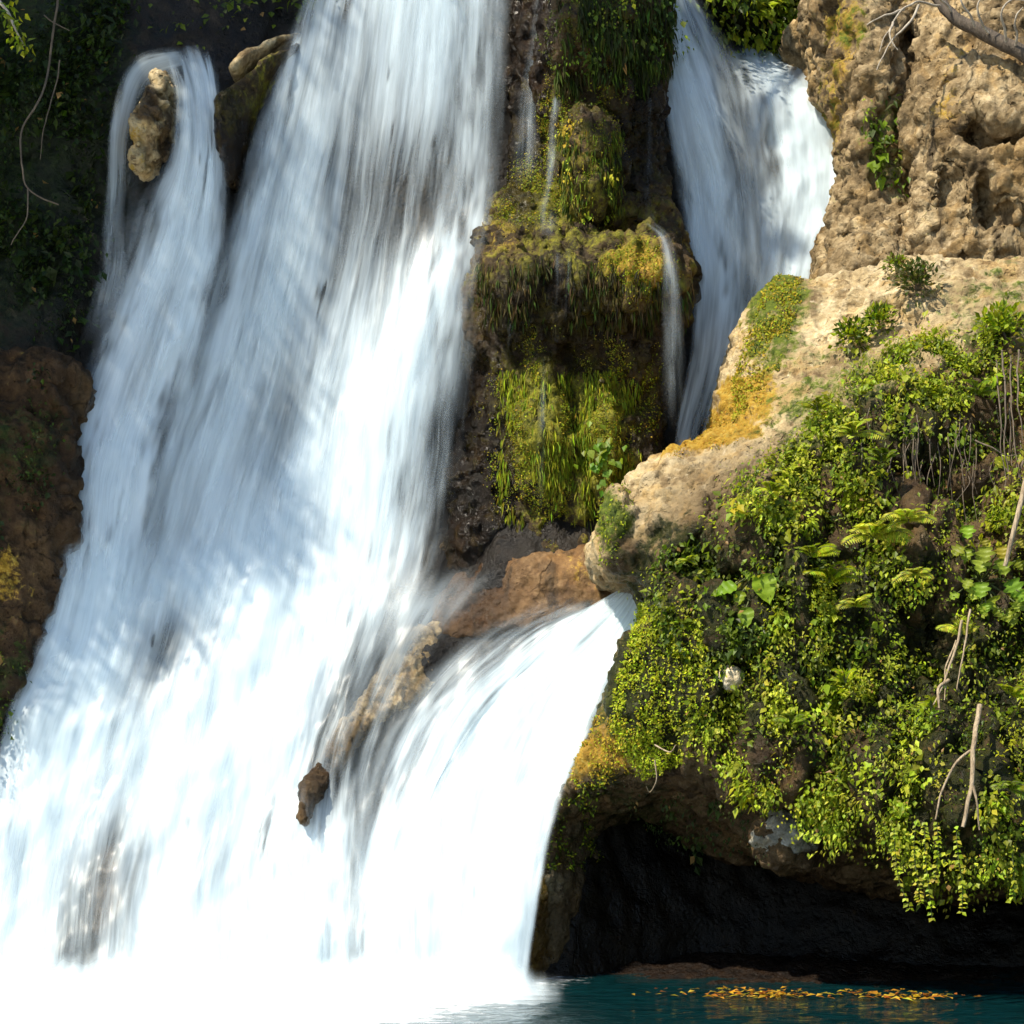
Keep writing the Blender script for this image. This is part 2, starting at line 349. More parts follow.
# lines of flow: (px, py, Y, thickness of the water)
main_g = [[(303, -4, 3.35, .7), (275, 60, 3.1, .8), (250, 130, 2.9, .85), (225, 220, 2.7, .9), (190, 330, 2.5, .85), (150, 450, 2.25, .95), (112, 580, 1.95, 1), (85, 660, 1.7, 1)],
    [(340, -40, 3.45, .6), (318, 80, 3.2, .68), (298, 180, 3.0, .75), (270, 300, 2.8, .82), (240, 420, 2.6, .8), (205, 540, 2.25, .85), (185, 640, 1.9, 1)],
    [(385, -40, 3.5, .78), (368, 100, 3.3, .62), (352, 220, 3.1, .52), (330, 330, 2.95, .68), (305, 440, 2.7, .76), (285, 535, 2.35, .95), (270, 640, 1.9, 1)],
    [(430, -40, 3.5, .85), (417, 100, 3.35, .7), (402, 200, 3.2, .42), (387, 310, 2.95, .72), (370, 420, 2.7, .9), (355, 530, 2.4, .98), (340, 640, 1.9, 1)],
    [(470, -40, 3.5, .9), (462, 100, 3.4, .72), (452, 200, 3.25, .6), (437, 285, 2.85, 1.0), (417, 390, 2.7, .95), (402, 510, 2.5, .8), (385, 620, 2.0, .8)],
    [(516, -40, 3.5, .95), (509, 100, 3.4, .85), (501, 205, 3.25, .8), (488, 290, 2.85, .75), (476, 400, 2.8, .36), (462, 500, 2.6, .25), (436, 600, 2.1, .4)]]
left_g = [[(164, 60, 2.75, .6), (172, 95, 2.62, .65), (168, 145, 2.55, .6), (138, 200, 2.5, .6), (108, 300, 2.42, .65), (84, 370, 2.2, .75), (70, 440, 2.0, .8), (60, 540, 1.75, .9), (42, 620, 1.5, 1), (8, 715, 1.2, 1)],
    [(180, 50, 2.85, .6), (194, 95, 2.65, .85), (196, 160, 2.5, .85), (180, 230, 2.5, .85), (155, 310, 2.4, .8), (125, 390, 2.2, .8), (105, 460, 2.0, .95), (92, 550, 1.75, 1), (75, 640, 1.5, 1), (45, 725, 1.2, 1)],
    [(200, 48, 2.9, .6), (210, 95, 2.7, .9), (212, 160, 2.55, .95), (205, 240, 2.5, 1), (185, 320, 2.4, .95), (160, 400, 2.25, .95), (140, 470, 2.05, .95), (122, 560, 1.8, 1), (105, 650, 1.5, 1), (82, 730, 1.2, 1)],
    [(216, 60, 2.9, .6), (222, 105, 2.7, .85), (230, 170, 2.55, .9), (232, 245, 2.5, .85), (220, 330, 2.45, .75), (200, 410, 2.3, .75), (180, 480, 2.1, .85), (160, 570, 1.85, .95), (140, 660, 1.5, 1), (118, 735, 1.2, 1)]]
casc_g = [[(60, 520, 1.8, .9), (40, 620, 1.5, 1), (3, 718, 1.2, 1), (-28, 850, .6, 1), (-60, 1000, 0, 1)],
    [(120, 520, 2.0, .9), (95, 640, 1.62, 1), (60, 760, 1.15, 1), (30, 870, .65, .9), (8, 1000, 0, 1)],
    [(190, 540, 2.15, .9), (165, 640, 1.75, .5), (130, 760, 1.25, .9), (105, 870, .75, .45), (88, 1000, 0, .5)],
    [(270, 530, 2.3, .9), (240, 640, 1.8, .95), (215, 760, 1.3, 1), (190, 880, .75, .85), (180, 1000, 0, 1.1)],
    [(330, 540, 2.3, .95), (308, 640, 1.85, .95), (285, 760, 1.3, 1), (258, 880, .75, .7), (248, 1000, 0, 1)],
    [(400, 560, 2.2, .8), (372, 650, 1.75, .58), (332, 760, 1.25, .26), (322, 870, .75, .9), (315, 1000, 0, 1)],
    [(520, 570, 1.9, .8), (440, 655, 1.78, .6), (392, 760, 1.25, .7), (375, 870, .75, 1), (370, 1000, 0, 1)]]
fan_g = [[(545, 588, 1.8, .5), (448, 648, 1.76, .6), (375, 745, 1.32, .75), (340, 870, .78, 1), (330, 1000, 0, 1)],
    [(600, 598, 1.8, .6), (520, 645, 1.74, .55), (440, 735, 1.38, .8), (392, 870, .78, 1), (385, 1000, 0, 1)],
    [(654, 570, 1.95, .9), (588, 626, 1.76, .85), (508, 700, 1.55, .95), (450, 800, 1.1, 1), (436, 1000, 0, 1)],
    [(660, 565, 1.95, 1), (615, 632, 1.72, 1), (556, 705, 1.5, 1), (512, 795, 1.05, 1), (487, 890, .55, 1), (478, 1000, 0, 1)],
    [(668, 558, 1.95, 1), (642, 630, 1.65, 1), (590, 745, 1.15, 1), (552, 850, .7, 1), (524, 1000, .1, .95)]]
chute_g = [[(652, -40, 4.0, .7), (656, 60, 3.9, .7), (666, 130, 3.8, .7), (676, 200, 3.75, .7), (688, 270, 3.6, .65), (690, 340, 3.4, .65), (674, 440, 3.05, .5), (678, 500, 2.7, .5), (655, 560, 2.2, .9), (625, 630, 1.9, 1)],
    [(668, -30, 4.1, .7), (698, 60, 4.0, .75), (718, 130, 3.9, .75), (732, 200, 3.85, .7), (735, 270, 3.7, .7), (728, 340, 3.45, .6), (702, 440, 3.1, .7), (695, 500, 2.75, .7), (670, 570, 2.2, 1), (645, 640, 1.9, 1)],
    [(688, -25, 4.25, .6), (735, 50, 4.4, .8), (758, 120, 4.3, .85), (770, 200, 4.15, .9), (776, 270, 3.95, 1), (772, 345, 3.6, 1.15), (745, 430, 3.15, 1.15), (715, 500, 2.75, .9), (690, 580, 2.2, 1), (665, 645, 1.9, 1)]]
upper_g = [[(700, 40, 6.0, .8), (715, 80, 5.0, .9), (725, 140, 4.55, .85), (735, 210, 4.3, .85), (735, 290, 3.95, .85), (726, 380, 3.5, .8)],
    [(770, 58, 6.3, .9), (778, 95, 5.2, 1), (785, 150, 4.8, 1), (788, 215, 4.45, 1), (772, 300, 4.05, 1), (742, 390, 3.5, 1)],
    [(836, 68, 6.3, .9), (842, 100, 5.2, 1), (844, 155, 4.9, 1.05), (838, 215, 4.5, 1), (804, 310, 4.05, 1), (758, 395, 3.5, 1)]]
def build_cliff():
    ctrl = [c for c in cliff_ctrl if not (20 < c[0] < 560 and c[1] > -25 and not (440 < c[0] and c[1] < 560) and not (c[0] < 130 and c[1] < 420))]
    for g in main_g[::2] + left_g[::2] + casc_g[::2] + fan_g[1::2]: ctrl += [(a, b, y + .34) for a, b, y, d in g]
    ctrl += [(x, -330, y) for x, y in ((-300, 3), (0, 4.5), (250, 5), (500, 5), (700, 6), (900, 6), (1300, 4))]
    f = rbf(ctrl); h = .05
    gx = np.r_[np.arange(-16, -8, .25), np.arange(-8, 8, h), np.arange(8, 14, .25)]; gz = np.arange(-.8, 14.6, h); X, Z = np.meshgrid(gx, gz, indexing='ij'); Y = f(X, Z)
    # the rock bed always lies behind the water that runs over it
    B = np.full((700, 700), -9.0)
    for g in (main_g, left_g, casc_g, fan_g, chute_g, upper_g):
        G = np.array([catmull([W(a, b, y) for a, b, y, d in q], 300) for q in g]); G = np.array([catmull(G[:, k], 300) for k in range(300)]).reshape(-1, 3)
        a = ((G[:, 0] + 16) / .05).astype(int); b = ((G[:, 2] + .8) / .05).astype(int); ok = (a >= 0) & (a < 700) & (b >= 0) & (b < 700); np.maximum.at(B, (a[ok], b[ok]), G[ok, 1])
    for _ in range(6):
        B = np.maximum.reduce([B, np.roll(B, 1, 0), np.roll(B, -1, 0), np.roll(B, 1, 1), np.roll(B, -1, 1)])
    bed = B[np.clip(((X + 16) / .05).astype(int), 0, 699), np.clip(((Z + .8) / .05).astype(int), 0, 699)]
    deep = sstep(-.1, .5, bed + .36 - Y); calm = (bed > -5) * 1.0
    Y = np.maximum(Y, bed + .30)
    for _ in range(8):
        Yn = Y.copy(); Yn[1:-1, 1:-1] = (Y[1:-1, 1:-1] * 2 + Y[:-2, 1:-1] + Y[2:, 1:-1] + Y[1:-1, :-2] + Y[1:-1, 2:]) / 6; Y = np.where(calm > 0, np.maximum(Yn, bed + .26), Yn)
    s = np.r_[np.arange(.1, 3, .12), np.arange(3, 14, .4)]
    Xs = np.repeat(gx[:, None], len(s), 1); Ys = Y[:, -1:] + s[None] * 1.1; Zs = gz[-1] + (s * .35)[None] + 0 * Xs
    calm = np.hstack([calm, 0 * Xs]).ravel(); X = np.hstack([X, Xs]); Y = np.hstack([Y, Ys]); Z = np.hstack([Z, Zs])
    V = np.c_[X.ravel(), Y.ravel(), Z.ravel()]; nx, nz = X.shape; i = np.arange(nx * nz).reshape(nx, nz)
    Q = np.c_[i[:-1, :-1].ravel(), i[1:, :-1].ravel(), i[1:, 1:].ravel(), i[:-1, 1:].ravel()]
    px, py = PX(V)
    side = sstep(140, 20, px)
    for kind, amp, sc in (('f', .20, 1.1), ('r', .09, 2.2), ('f', .05, 6)):
        Nn = normals(V, Q); d = fbm(V * np.array([1, 1, .6]), sc, 5, .55) if kind == 'f' else fbm(V, sc, 4, .5, True) - .3
        V = V + Nn * (d * amp * (.75 + side * .6) * (1 - .55 * calm))[:, None]
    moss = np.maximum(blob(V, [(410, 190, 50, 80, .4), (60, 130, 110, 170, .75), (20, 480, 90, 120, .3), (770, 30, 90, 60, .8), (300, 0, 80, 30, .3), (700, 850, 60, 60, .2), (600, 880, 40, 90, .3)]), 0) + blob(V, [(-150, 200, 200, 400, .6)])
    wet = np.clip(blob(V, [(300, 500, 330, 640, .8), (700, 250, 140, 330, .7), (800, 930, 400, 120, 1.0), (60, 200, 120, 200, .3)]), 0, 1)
    gold = blob(V, [(10, 590, 40, 60, .45), (430, 190, 60, 70, .35)])
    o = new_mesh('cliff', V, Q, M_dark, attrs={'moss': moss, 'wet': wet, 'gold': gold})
    tag(o, 'dark wet limestone cliff behind the waterfall', 'cliff', kind='structure')
    return V, normals(V, Q)
CL_V, CL_N = build_cliff()

# ------------------------------------------------------------------ rocks
OUT_P = [(1180, 232), (1024, 230), (930, 226), (880, 238), (840, 248), (812, 236), (788, 256), (765, 290), (745, 340), (733, 385), (728, 414), (700, 432), (672, 446), (650, 462), (625, 484), (608, 514), (598, 545),
    (606, 568), (626, 576), (640, 578), (650, 602), (647, 622), (634, 642), (620, 680), (608, 702), (590, 732), (570, 772), (554, 815), (543, 855), (531, 895), (525, 935), (522, 985), (520, 1020), (590, 1020), (594, 960), (600, 890), (606, 835), (640, 812), (675, 826), (700, 846), (740, 866), (780, 862), (850, 884), (930, 900), (1024, 895), (1180, 900)]
OUT_F = [(815, 245, 2.7), (765, 320, 1.9), (735, 400, 1.35), (690, 450, .95), (620, 510, .55), (612, 555, .6), (655, 560, .15), (642, 640, .3), (600, 735, .3), (610, 772, .3), (655, 785, .2), (700, 790, .1), (540, 870, .35), (526, 970, .4), (575, 880, 1.3), (600, 900, 1.9), (570, 970, 1.5), (605, 812, 1.3), (560, 835, 1.0), (575, 830, 1.25), (545, 840, .5), (700, 610, -.2), (690, 500, .15), (790, 440, .45), (850, 300, 1.6),
    (930, 238, 2.1), (1040, 240, 2.1), (1000, 330, .7), (885, 345, .95), (800, 600, -.55), (900, 500, -.35), (1000, 480, -.6), (1000, 700, -.85), (850, 740, -.7), (700, 740, -.15), (1010, 862, -.7), (700, 832, 1.4), (650, 812, 1.5), (760, 860, 1.2), (820, 872, 1.0), (890, 885, .8), (1000, 888, .5), (735, 800, -.1), (800, 822, -.35), (870, 846, -.45), (940, 868, -.6), (1180, 300, .8), (1180, 600, -.9), (1180, 868, -.8)]
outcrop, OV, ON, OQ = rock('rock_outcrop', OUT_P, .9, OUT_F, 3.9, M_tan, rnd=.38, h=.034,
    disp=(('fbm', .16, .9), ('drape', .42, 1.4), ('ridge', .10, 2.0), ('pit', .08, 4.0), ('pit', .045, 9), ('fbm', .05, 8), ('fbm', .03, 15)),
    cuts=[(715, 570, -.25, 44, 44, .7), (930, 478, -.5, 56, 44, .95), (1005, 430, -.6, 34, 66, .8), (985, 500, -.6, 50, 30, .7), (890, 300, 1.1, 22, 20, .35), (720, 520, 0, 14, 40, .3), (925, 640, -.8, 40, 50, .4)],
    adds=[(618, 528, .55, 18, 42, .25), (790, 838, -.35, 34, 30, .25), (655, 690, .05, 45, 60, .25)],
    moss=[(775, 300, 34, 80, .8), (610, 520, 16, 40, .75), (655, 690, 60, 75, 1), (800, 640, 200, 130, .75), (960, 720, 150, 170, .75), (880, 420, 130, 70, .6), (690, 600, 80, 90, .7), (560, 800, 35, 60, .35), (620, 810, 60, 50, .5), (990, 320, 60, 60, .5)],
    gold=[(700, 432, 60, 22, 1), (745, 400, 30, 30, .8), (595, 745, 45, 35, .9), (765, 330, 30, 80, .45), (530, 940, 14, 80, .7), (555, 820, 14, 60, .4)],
    wet=[(612, 890, 40, 110, 1.4), (800, 940, 300, 90, 1.2), (690, 832, 160, 62, 1.5), (625, 560, 26, 26, .9), (860, 885, 260, 44, 1.5), (870, 660, 260, 200, 1.3), (930, 470, 110, 80, 1.3), (1000, 430, 60, 90, 1.3), (720, 590, 70, 80, 1.1)])  # part damp, part painted shade on the underside, leg and planted pockets
tag(outcrop, 'large tan overhanging rock outcrop beside the fall, covered in green plants above a dark hollow', 'rock outcrop')

butt, BV, BN, BQ = rock('rock_buttress', [(838, -60), (832, 0), (836, 30), (845, 70), (856, 110), (854, 160), (836, 205), (822, 262), (830, 310), (905, 320), (938, 260), (926, 180), (928, 90), (938, 30), (945, -60)], 3.2,
    [(815, 0, 3.8), (822, 60, 3.6), (880, 40, 2.9), (860, 130, 2.8), (825, 200, 3.2), (880, 230, 2.3), (840, 240, 2.6), (930, 90, 4.2), (925, 200, 3.8), (908, 140, 3.6), (870, -30, 3.4), (860, 300, 2.2)], 6.5, M_crag, rnd=.3, h=.034,
    disp=(('fbm', .30, .7), ('crag', .28, 1.1), ('crag', .12, 2.6), ('ridge', .12, 3.0), ('pit', .04, 6), ('fbm', .06, 9), ('fbm', .03, 18)), cuts=[(905, 130, 2.9, 22, 40, .4), (830, 235, 2.7, 18, 10, .3), (860, 82, 2.7, 40, 7, .3)],
    moss=[(897, 140, 32, 50, .55), (845, 22, 26, 26, .5), (830, 110, 14, 80, .35)], gold=[(842, 20, 24, 24, .6), (835, 90, 16, 70, .45)])
tag(butt, 'craggy tan rock buttress at the right edge of the white chute', 'rock')
blk, KV, KN, KQ = rock('rock_block', [(935, -60), (930, 10), (922, 62), (917, 120), (921, 190), (912, 232), (940, 290), (1180, 300), (1180, -60)], 2.4,
    [(928, 90, 2.5), (1000, 70, 2.2), (1000, 200, 1.75), (925, 215, 2.1), (1000, -10, 3.2), (945, 10, 3.1), (1100, 100, 1.9), (1100, 250, 1.6), (960, 150, 2.0), (1000, 270, 1.7)], 6, M_crag, rnd=.22, h=.034,
    disp=(('fbm', .26, .7), ('crag', .22, 1.2), ('crag', .10, 2.6), ('ridge', .12, 2.8), ('pit', .05, 4), ('fbm', .06, 9), ('fbm', .03, 18)), cuts=[(985, 125, 1.85, 20, 22, .7), (1015, 133, 1.8, 20, 12, .6), (990, 195, 1.7, 9, 30, .6), (1000, 208, 1.65, 12, 9, .5), (950, 178, 1.9, 7, 24, .5), (960, 70, 2.1, 13, 9, .5)],
    gold=[(950, 90, 20, 50, .3)])
tag(blk, 'square-shouldered tan rock block with dark holes, under the bare branches', 'rock')

COL_P = [(512, -60), (503, 60), (498, 150), (489, 212), (474, 256), (464, 340), (452, 430), (440, 520), (446, 570), (520, 590), (600, 590), (632, 570), (652, 500), (658, 430), (668, 350), (684, 285), (684, 245), (668, 205), (667, 150), (662, 60), (652, -60)]
column, CV, CN, CQ = rock('tufa_column', COL_P, 2.9, [(520, 40, 3.7), (517, 140, 3.6), (496, 205, 3.2), (560, 40, 3.1), (600, 20, 2.8), (615, 110, 2.9), (660, 40, 3.2), (672, 150, 3.2), (640, 210, 2.9), (600, 215, 2.9), (555, 200, 3.0), (525, 205, 3.0),
    (498, 250, 2.6), (560, 250, 2.3), (640, 262, 2.05), (692, 262, 2.5), (490, 300, 2.6), (560, 300, 2.2), (640, 305, 2.15), (600, 350, 2.55), (645, 350, 2.6), (470, 400, 3.0), (540, 420, 2.4), (600, 430, 2.45), (650, 430, 2.8), (540, 520, 2.4), (600, 520, 2.6), (460, 520, 2.7), (640, 530, 2.7)], 5, M_column, rnd=.35, h=.03,
    disp=(('fbm', .22, 1.0), ('ridge', .12, 1.7), ('drip', .20, 2.6), ('drip', .12, 7.0), ('pit', .06, 5), ('fbm', .06, 8), ('fbm', .03, 14)),
    adds=[(588, 165, 2.75, 30, 62, .35), (645, 280, 2.2, 42, 38, .4), (530, 290, 2.45, 42, 40, .35), (590, 35, 2.9, 40, 40, .3), (543, 430, 2.55, 26, 80, .3), (600, 440, 2.6, 22, 80, .3)],
    cuts=[(620, 225, 2.6, 34, 22, .4), (562, 235, 2.5, 7, 60, .2), (610, 355, 2.3, 60, 14, .3), (575, 530, 2.3, 30, 16, .3), (575, 400, 2.3, 7, 70, .25)],
    moss=[(580, 330, 130, 330, .46), (530, 195, 32, 28, .9), (552, 130, 12, 40, .8), (540, 430, 40, 70, .9), (600, 440, 34, 80, .7), (640, 270, 30, 24, .5), (590, 20, 60, 40, .4), (640, 420, 30, 60, .45), (540, 520, 60, 50, .4), (612, 100, 16, 60, .4)],
    gold=[(560, 240, 110, 24, .15), (640, 265, 34, 24, .8), (588, 150, 18, 18, .45), (510, 235, 34, 20, .4), (530, 415, 16, 40, .45), (675, 240, 22, 20, .35)],
    wet=[(522, 80, 34, 130, 1.4), (560, 60, 130, 150, .5), (480, 470, 40, 120, 1.2), (540, 320, 90, 60, .7), (620, 345, 70, 40, .8), (660, 400, 40, 120, .6), (480, 460, 40, 120, .7), (640, 130, 40, 90, .7)])
tag(column, 'tall mossy tufa column with a drip-curtain ledge, standing between the two falls', 'rock column')

brown, RV, RN, RQ = rock('brown_boulder', [(470, 560), (520, 545), (560, 548), (600, 540), (645, 555), (668, 600), (655, 650), (600, 650), (540, 640), (490, 640), (440, 640), (430, 600)], 2.2,
    [(480, 580, 2.4), (540, 575, 2.1), (600, 570, 2.05), (640, 590, 2.1), (560, 620, 1.98), (620, 625, 1.98), (480, 630, 2.1)], 3.4, M_brown, rnd=.25, h=.025,
    disp=(('fbm', .10, 2), ('pit', .05, 5), ('fbm', .03, 10)), gold=[(600, 570, 40, 20, .3)], wet=[(540, 640, 120, 30, .6), (470, 590, 50, 60, .6)])
tag(brown, 'wet reddish brown boulder at the foot of the mossy column', 'boulder')
gold_r, GV, GN, GQ = rock('sunlit_rock', [(160, 68), (153, 80), (147, 105), (138, 130), (136, 154), (142, 164), (150, 154), (158, 140), (164, 115), (165, 82)], 2.45,
    [(158, 70, 2.6), (150, 110, 2.3), (140, 150, 2.25), (170, 110, 2.5)], 3.1, M_tan, rnd=.12, h=.016, disp=(('ridge', .12, 3), ('pit', .14, 5), ('fbm', .08, 8)), gold=[(140, 150, 20, 30, .4)], wet=[(150, 105, 14, 18, .8), (165, 140, 10, 30, .9)], outline=.08)
tag(gold_r, 'small golden rock poking out of the shaded water near the dark bank', 'rock')
ramp_r, _, _, _ = rock('pale_ledge', [(294, 17), (297, 23), (275, 36), (252, 58), (238, 76), (231, 72), (244, 52), (268, 32)], 3.0,
    [(290, 22, 3.3), (250, 50, 2.95), (230, 80, 2.75)], 4, M_tan, rnd=.12, h=.025, disp=(('fbm', .06, 4),), outline=.03)
tag(ramp_r, 'pale slanting rock ledge above the dark mossy rock', 'rock')
dk, DV, DN, DQ = rock('mossy_rock', [(296, 24), (285, 36), (262, 50), (245, 78), (225, 98), (217, 125), (221, 160), (232, 182), (242, 150), (252, 95), (270, 62), (292, 38)], 2.75,
    [(290, 30, 3.0), (250, 80, 2.7), (230, 130, 2.5), (232, 175, 2.6)], 3.6, M_column, rnd=.14, h=.02, disp=(('fbm', .08, 4), ('fbm', .03, 10)), moss=[(245, 90, 50, 60, .5)], wet=[(230, 140, 30, 60, .8)], outline=.03)
tag(dk, 'dark narrow mossy rock splitting the shaded water below the pale ledge', 'rock')
dg, _, _, _ = rock('slanted_rock', [(470, 610), (420, 618), (378, 665), (345, 715), (314, 765), (302, 798), (309, 822), (320, 800), (338, 768), (368, 728), (415, 695), (475, 655)], 1.25,
    [(440, 640, 2.28), (375, 695, 1.80), (346, 735, 1.36), (308, 795, .88), (330, 775, 1.12), (420, 690, 2.02)], 2.6, M_crag, rnd=.08, h=.02, disp=(('ridge', .07, 3), ('fbm', .05, 5), ('fbm', .04, 11)), wet=[(308, 800, 34, 50, 1.2), (340, 745, 30, 40, .5)], outline=.07)
tag(dg, 'long slanted tan rock breaking through the lower white cascade', 'rock')
for pl, Y0, lab in (([(85, 985), (75, 900), (88, 860), (108, 845), (118, 880), (104, 985)], .74, 'low grey rock behind the thin water at the lower corner of the fall'),
                    ([(205, 985), (203, 920), (215, 880), (228, 900), (222, 985)], .66, 'narrow dark rock behind the water near the foot of the fall'),
                    ([(165, 690), (168, 640), (190, 600), (206, 590), (200, 640), (180, 690)], 1.85, 'shaded brown rock showing where blue water meets sunlit water')):
    r_, _, _, _ = rock('cascade_rock', pl, Y0, [(pl[0][0], pl[0][1], Y0), (pl[2][0], pl[2][1], Y0 + .32), (pl[3][0], pl[3][1], Y0 + .15), (pl[-1][0], pl[-1][1], Y0)], Y0 + .8, M_brown, rnd=.12, h=.02, disp=(('fbm', .07, 3), ('fbm', .03, 9)), wet=[(pl[0][0], pl[0][1] - 50, 80, 120, .6)])
    tag(r_, lab, 'rock', 'rocks showing through the lower cascade')
lb, LV, LN, LQ = rock('bank_boulder', [(-160, 350), (-60, 338), (20, 340), (58, 348), (72, 380), (66, 430), (62, 490), (62, 545), (50, 605), (28, 660), (4, 720), (-20, 780), (-160, 900)], 1.3,
    [(0, 370, 1.7), (50, 380, 1.6), (40, 480, 1.35), (0, 480, 1.15), (40, 590, 1.3), (0, 640, 1.0), (-60, 600, .8), (-60, 800, .5), (-120, 400, 1.2)], 3, M_bank, rnd=.3, h=.034,
    disp=(('crag', .2, 1.4), ('ridge', .14, 2.2), ('pit', .07, 5), ('fbm', .07, 7)), moss=[(30, 440, 50, 40, .5), (0, 690, 30, 60, .5), (0, 520, 30, 40, .3)], gold=[(8, 580, 24, 34, .5)], wet=[(60, 500, 22, 160, .5)])
tag(lb, 'shaded reddish brown boulder on the dark bank at the edge of the fall', 'boulder')
ledge, _, _, _ = rock('cave_ledge', [(585, 1004), (596, 980), (664, 976), (720, 968), (800, 970), (900, 975), (1000, 980), (1180, 986), (1180, 1010), (900, 1008)], .6,
    [(600, 990, .55), (664, 985, .5), (720, 985, .35), (850, 985, .15), (1000, 990, .0), (1180, 995, -.1), (720, 968, 1.2), (900, 974, .8)], 3, M_bank, rnd=.08, h=.03, disp=(('fbm', .10, 2), ('ridge', .05, 4), ('fbm', .03, 10)), wet=[(850, 985, 400, 60, 1.4)], outline=.05)
tag(ledge, 'low wet rock ledge at the waterline inside the dark hollow', 'rock ledge')
def pebble(name, px, py, Y, r, mat, lab, cat, sq=(1, .9, .85), disp=.25):
    import bmesh
    bm = bmesh.new(); bmesh.ops.create_icosphere(bm, subdivisions=5, radius=1); V = np.array([v.co for v in bm.verts]); Q = np.array([[v.index for v in f.verts] for f in bm.faces]); bm.free()
    V = V * (1 + disp * fbm(V, 1.6, 5, .6, off=px)[:, None]) * np.array(sq) * r + np.array(W(px, py, Y))
    o = new_mesh(name, V, Q, mat, attrs={'moss': .12 + 0 * V[:, 0], 'gold': 0 * V[:, 0], 'wet': .12 + 0 * V[:, 0]}); return tag(o, lab, cat)
pebble('pale_stone', 731, 678, -.50, .14, M_pale, 'pale cream rounded stone lodged in the moss below the broad leaves', 'stone', (.95, .9, .9), .22)
pebble('grey_stone', 787, 836, -.42, .27, M_grey, 'rough grey stone bulging from the lip of the overhang above the hollow', 'stone', (1.15, .8, .9), .55)

# ------------------------------------------------------------------ falling water
def sheet(name, guides, mat, off=0.0, seed=0.0, nu=120, nv=240, rope=.05, bulge=.06, dmul=1.0, dadd=0.0, eL=.06, eR=.06, eT=0.0, eB=.05, parent=None):
    """a stream as a surface: each guide is one line of flow (px,py,Y,thickness); u runs across, v down the flow in metres"""
    G = np.array([catmull([(*W(a, b, y), d) for a, b, y, d in g], nv) for g in guides])          # guides x nv x 4
    S = np.array([catmull(G[:, j], nu) for j in range(nv)])                                      # nv x nu x 4
    P = S[..., :3]; dens = np.clip(S[..., 3], 0, 1.3)
    wid = np.linalg.norm(P[:, 1:] - P[:, :-1], axis=2).mean(0); U = np.r_[0, np.cumsum(wid)]
    v = np.linalg.norm(P[1:] - P[:-1], axis=2).mean(1); Vv = np.r_[0, np.cumsum(v)]
    UU, VV = np.meshgrid(U, Vv)
    V = P.reshape(-1, 3); i = np.arange(nv * nu).reshape(nv, nu)
    Q = np.c_[i[:-1, :-1].ravel(), i[:-1, 1:].ravel(), i[1:, 1:].ravel(), i[1:, :-1].ravel()]
    N = normals(V, Q); N *= np.sign(-N[:, 1:2] + 1e-6)
    q = np.c_[UU.ravel(), VV.ravel() * .16, np.full(UU.size, seed)]
    r = fbm(q, 4, 2, .5, off=seed) * .6 + fbm(q, 11, 2, .5, off=seed) * .15 + fbm(q, 1.6, 2) * .7
    b = fbm(V * np.array([1, .5, .6]), 1.7, 3, .5, off=seed * .1)
    grow = .35 + .65 * sstep(0, .5, (VV / Vv[-1]).ravel())
    V = V + N * (off + (rope * r + bulge * b) * grow)[:, None]
    uu = np.linspace(0, 1, nu)[None].repeat(nv, 0); vv = np.linspace(0, 1, nv)[:, None].repeat(nu, 1)
    jag = .5 + .9 * fbm(q, 6, 3, .6, off=3.3).reshape(nv, nu)
    edge = sstep(0, 1, uu / max(eL, 1e-4) * jag * 1.2) * sstep(0, 1, (1 - uu) / max(eR, 1e-4) * jag * 1.2)
    rag = .035 * fbm(np.c_[VV.ravel() * 2.2, 0 * UU.ravel() + seed, 0 * UU.ravel()], 1.5, 4, .65).reshape(nv, nu) if nu > 60 else 0
    edge = edge * sstep(0, .02, uu - np.abs(rag) * .6) * sstep(0, .02, 1 - uu - np.abs(rag) * .6)
    if eT: edge *= sstep(0, eT, vv + .05 * (jag - .5))
    if eB: edge *= sstep(0, eB, 1 - vv)
    o = new_mesh(name, V, Q, mat, uv=np.c_[UU.ravel(), VV.ravel()], attrs={'dens': (dens * dmul + dadd).ravel(), 'edge': edge.ravel()}, parent=parent)
    return o
def stream(name, label, guides, layers, group=None, cat='waterfall', **kw):
    g0 = guides[len(guides) // 2][-1]; t = empty(name, W(g0[0], g0[1], g0[2]), label, cat, group)
    for k, (part, mat, off, seed, dm, da) in enumerate(layers):
        o = sheet(part, guides, mat, off, seed, dmul=dm, dadd=da, **kw)
        o.parent = t; o.matrix_parent_inverse = t.matrix_basis.inverted()
    return t
WB = water_mat('water_body', 1.3, .7, lo=.25, hi=1.05, k=.95, base=-.45)
WS = water_mat('water_strands', 4.7, 1.6, lo=.42, hi=1.12, k=.8, base=-.45, maxa=.85)
WF = water_mat('water_spray', 9.1, .45, lo=.25, hi=1.3, k=.8, base=-.45, maxa=.75)
WT = water_mat('water_trickle', 2.9, 1.5, lo=.40, hi=1.2, k=.8, base=-.42, maxa=.7)

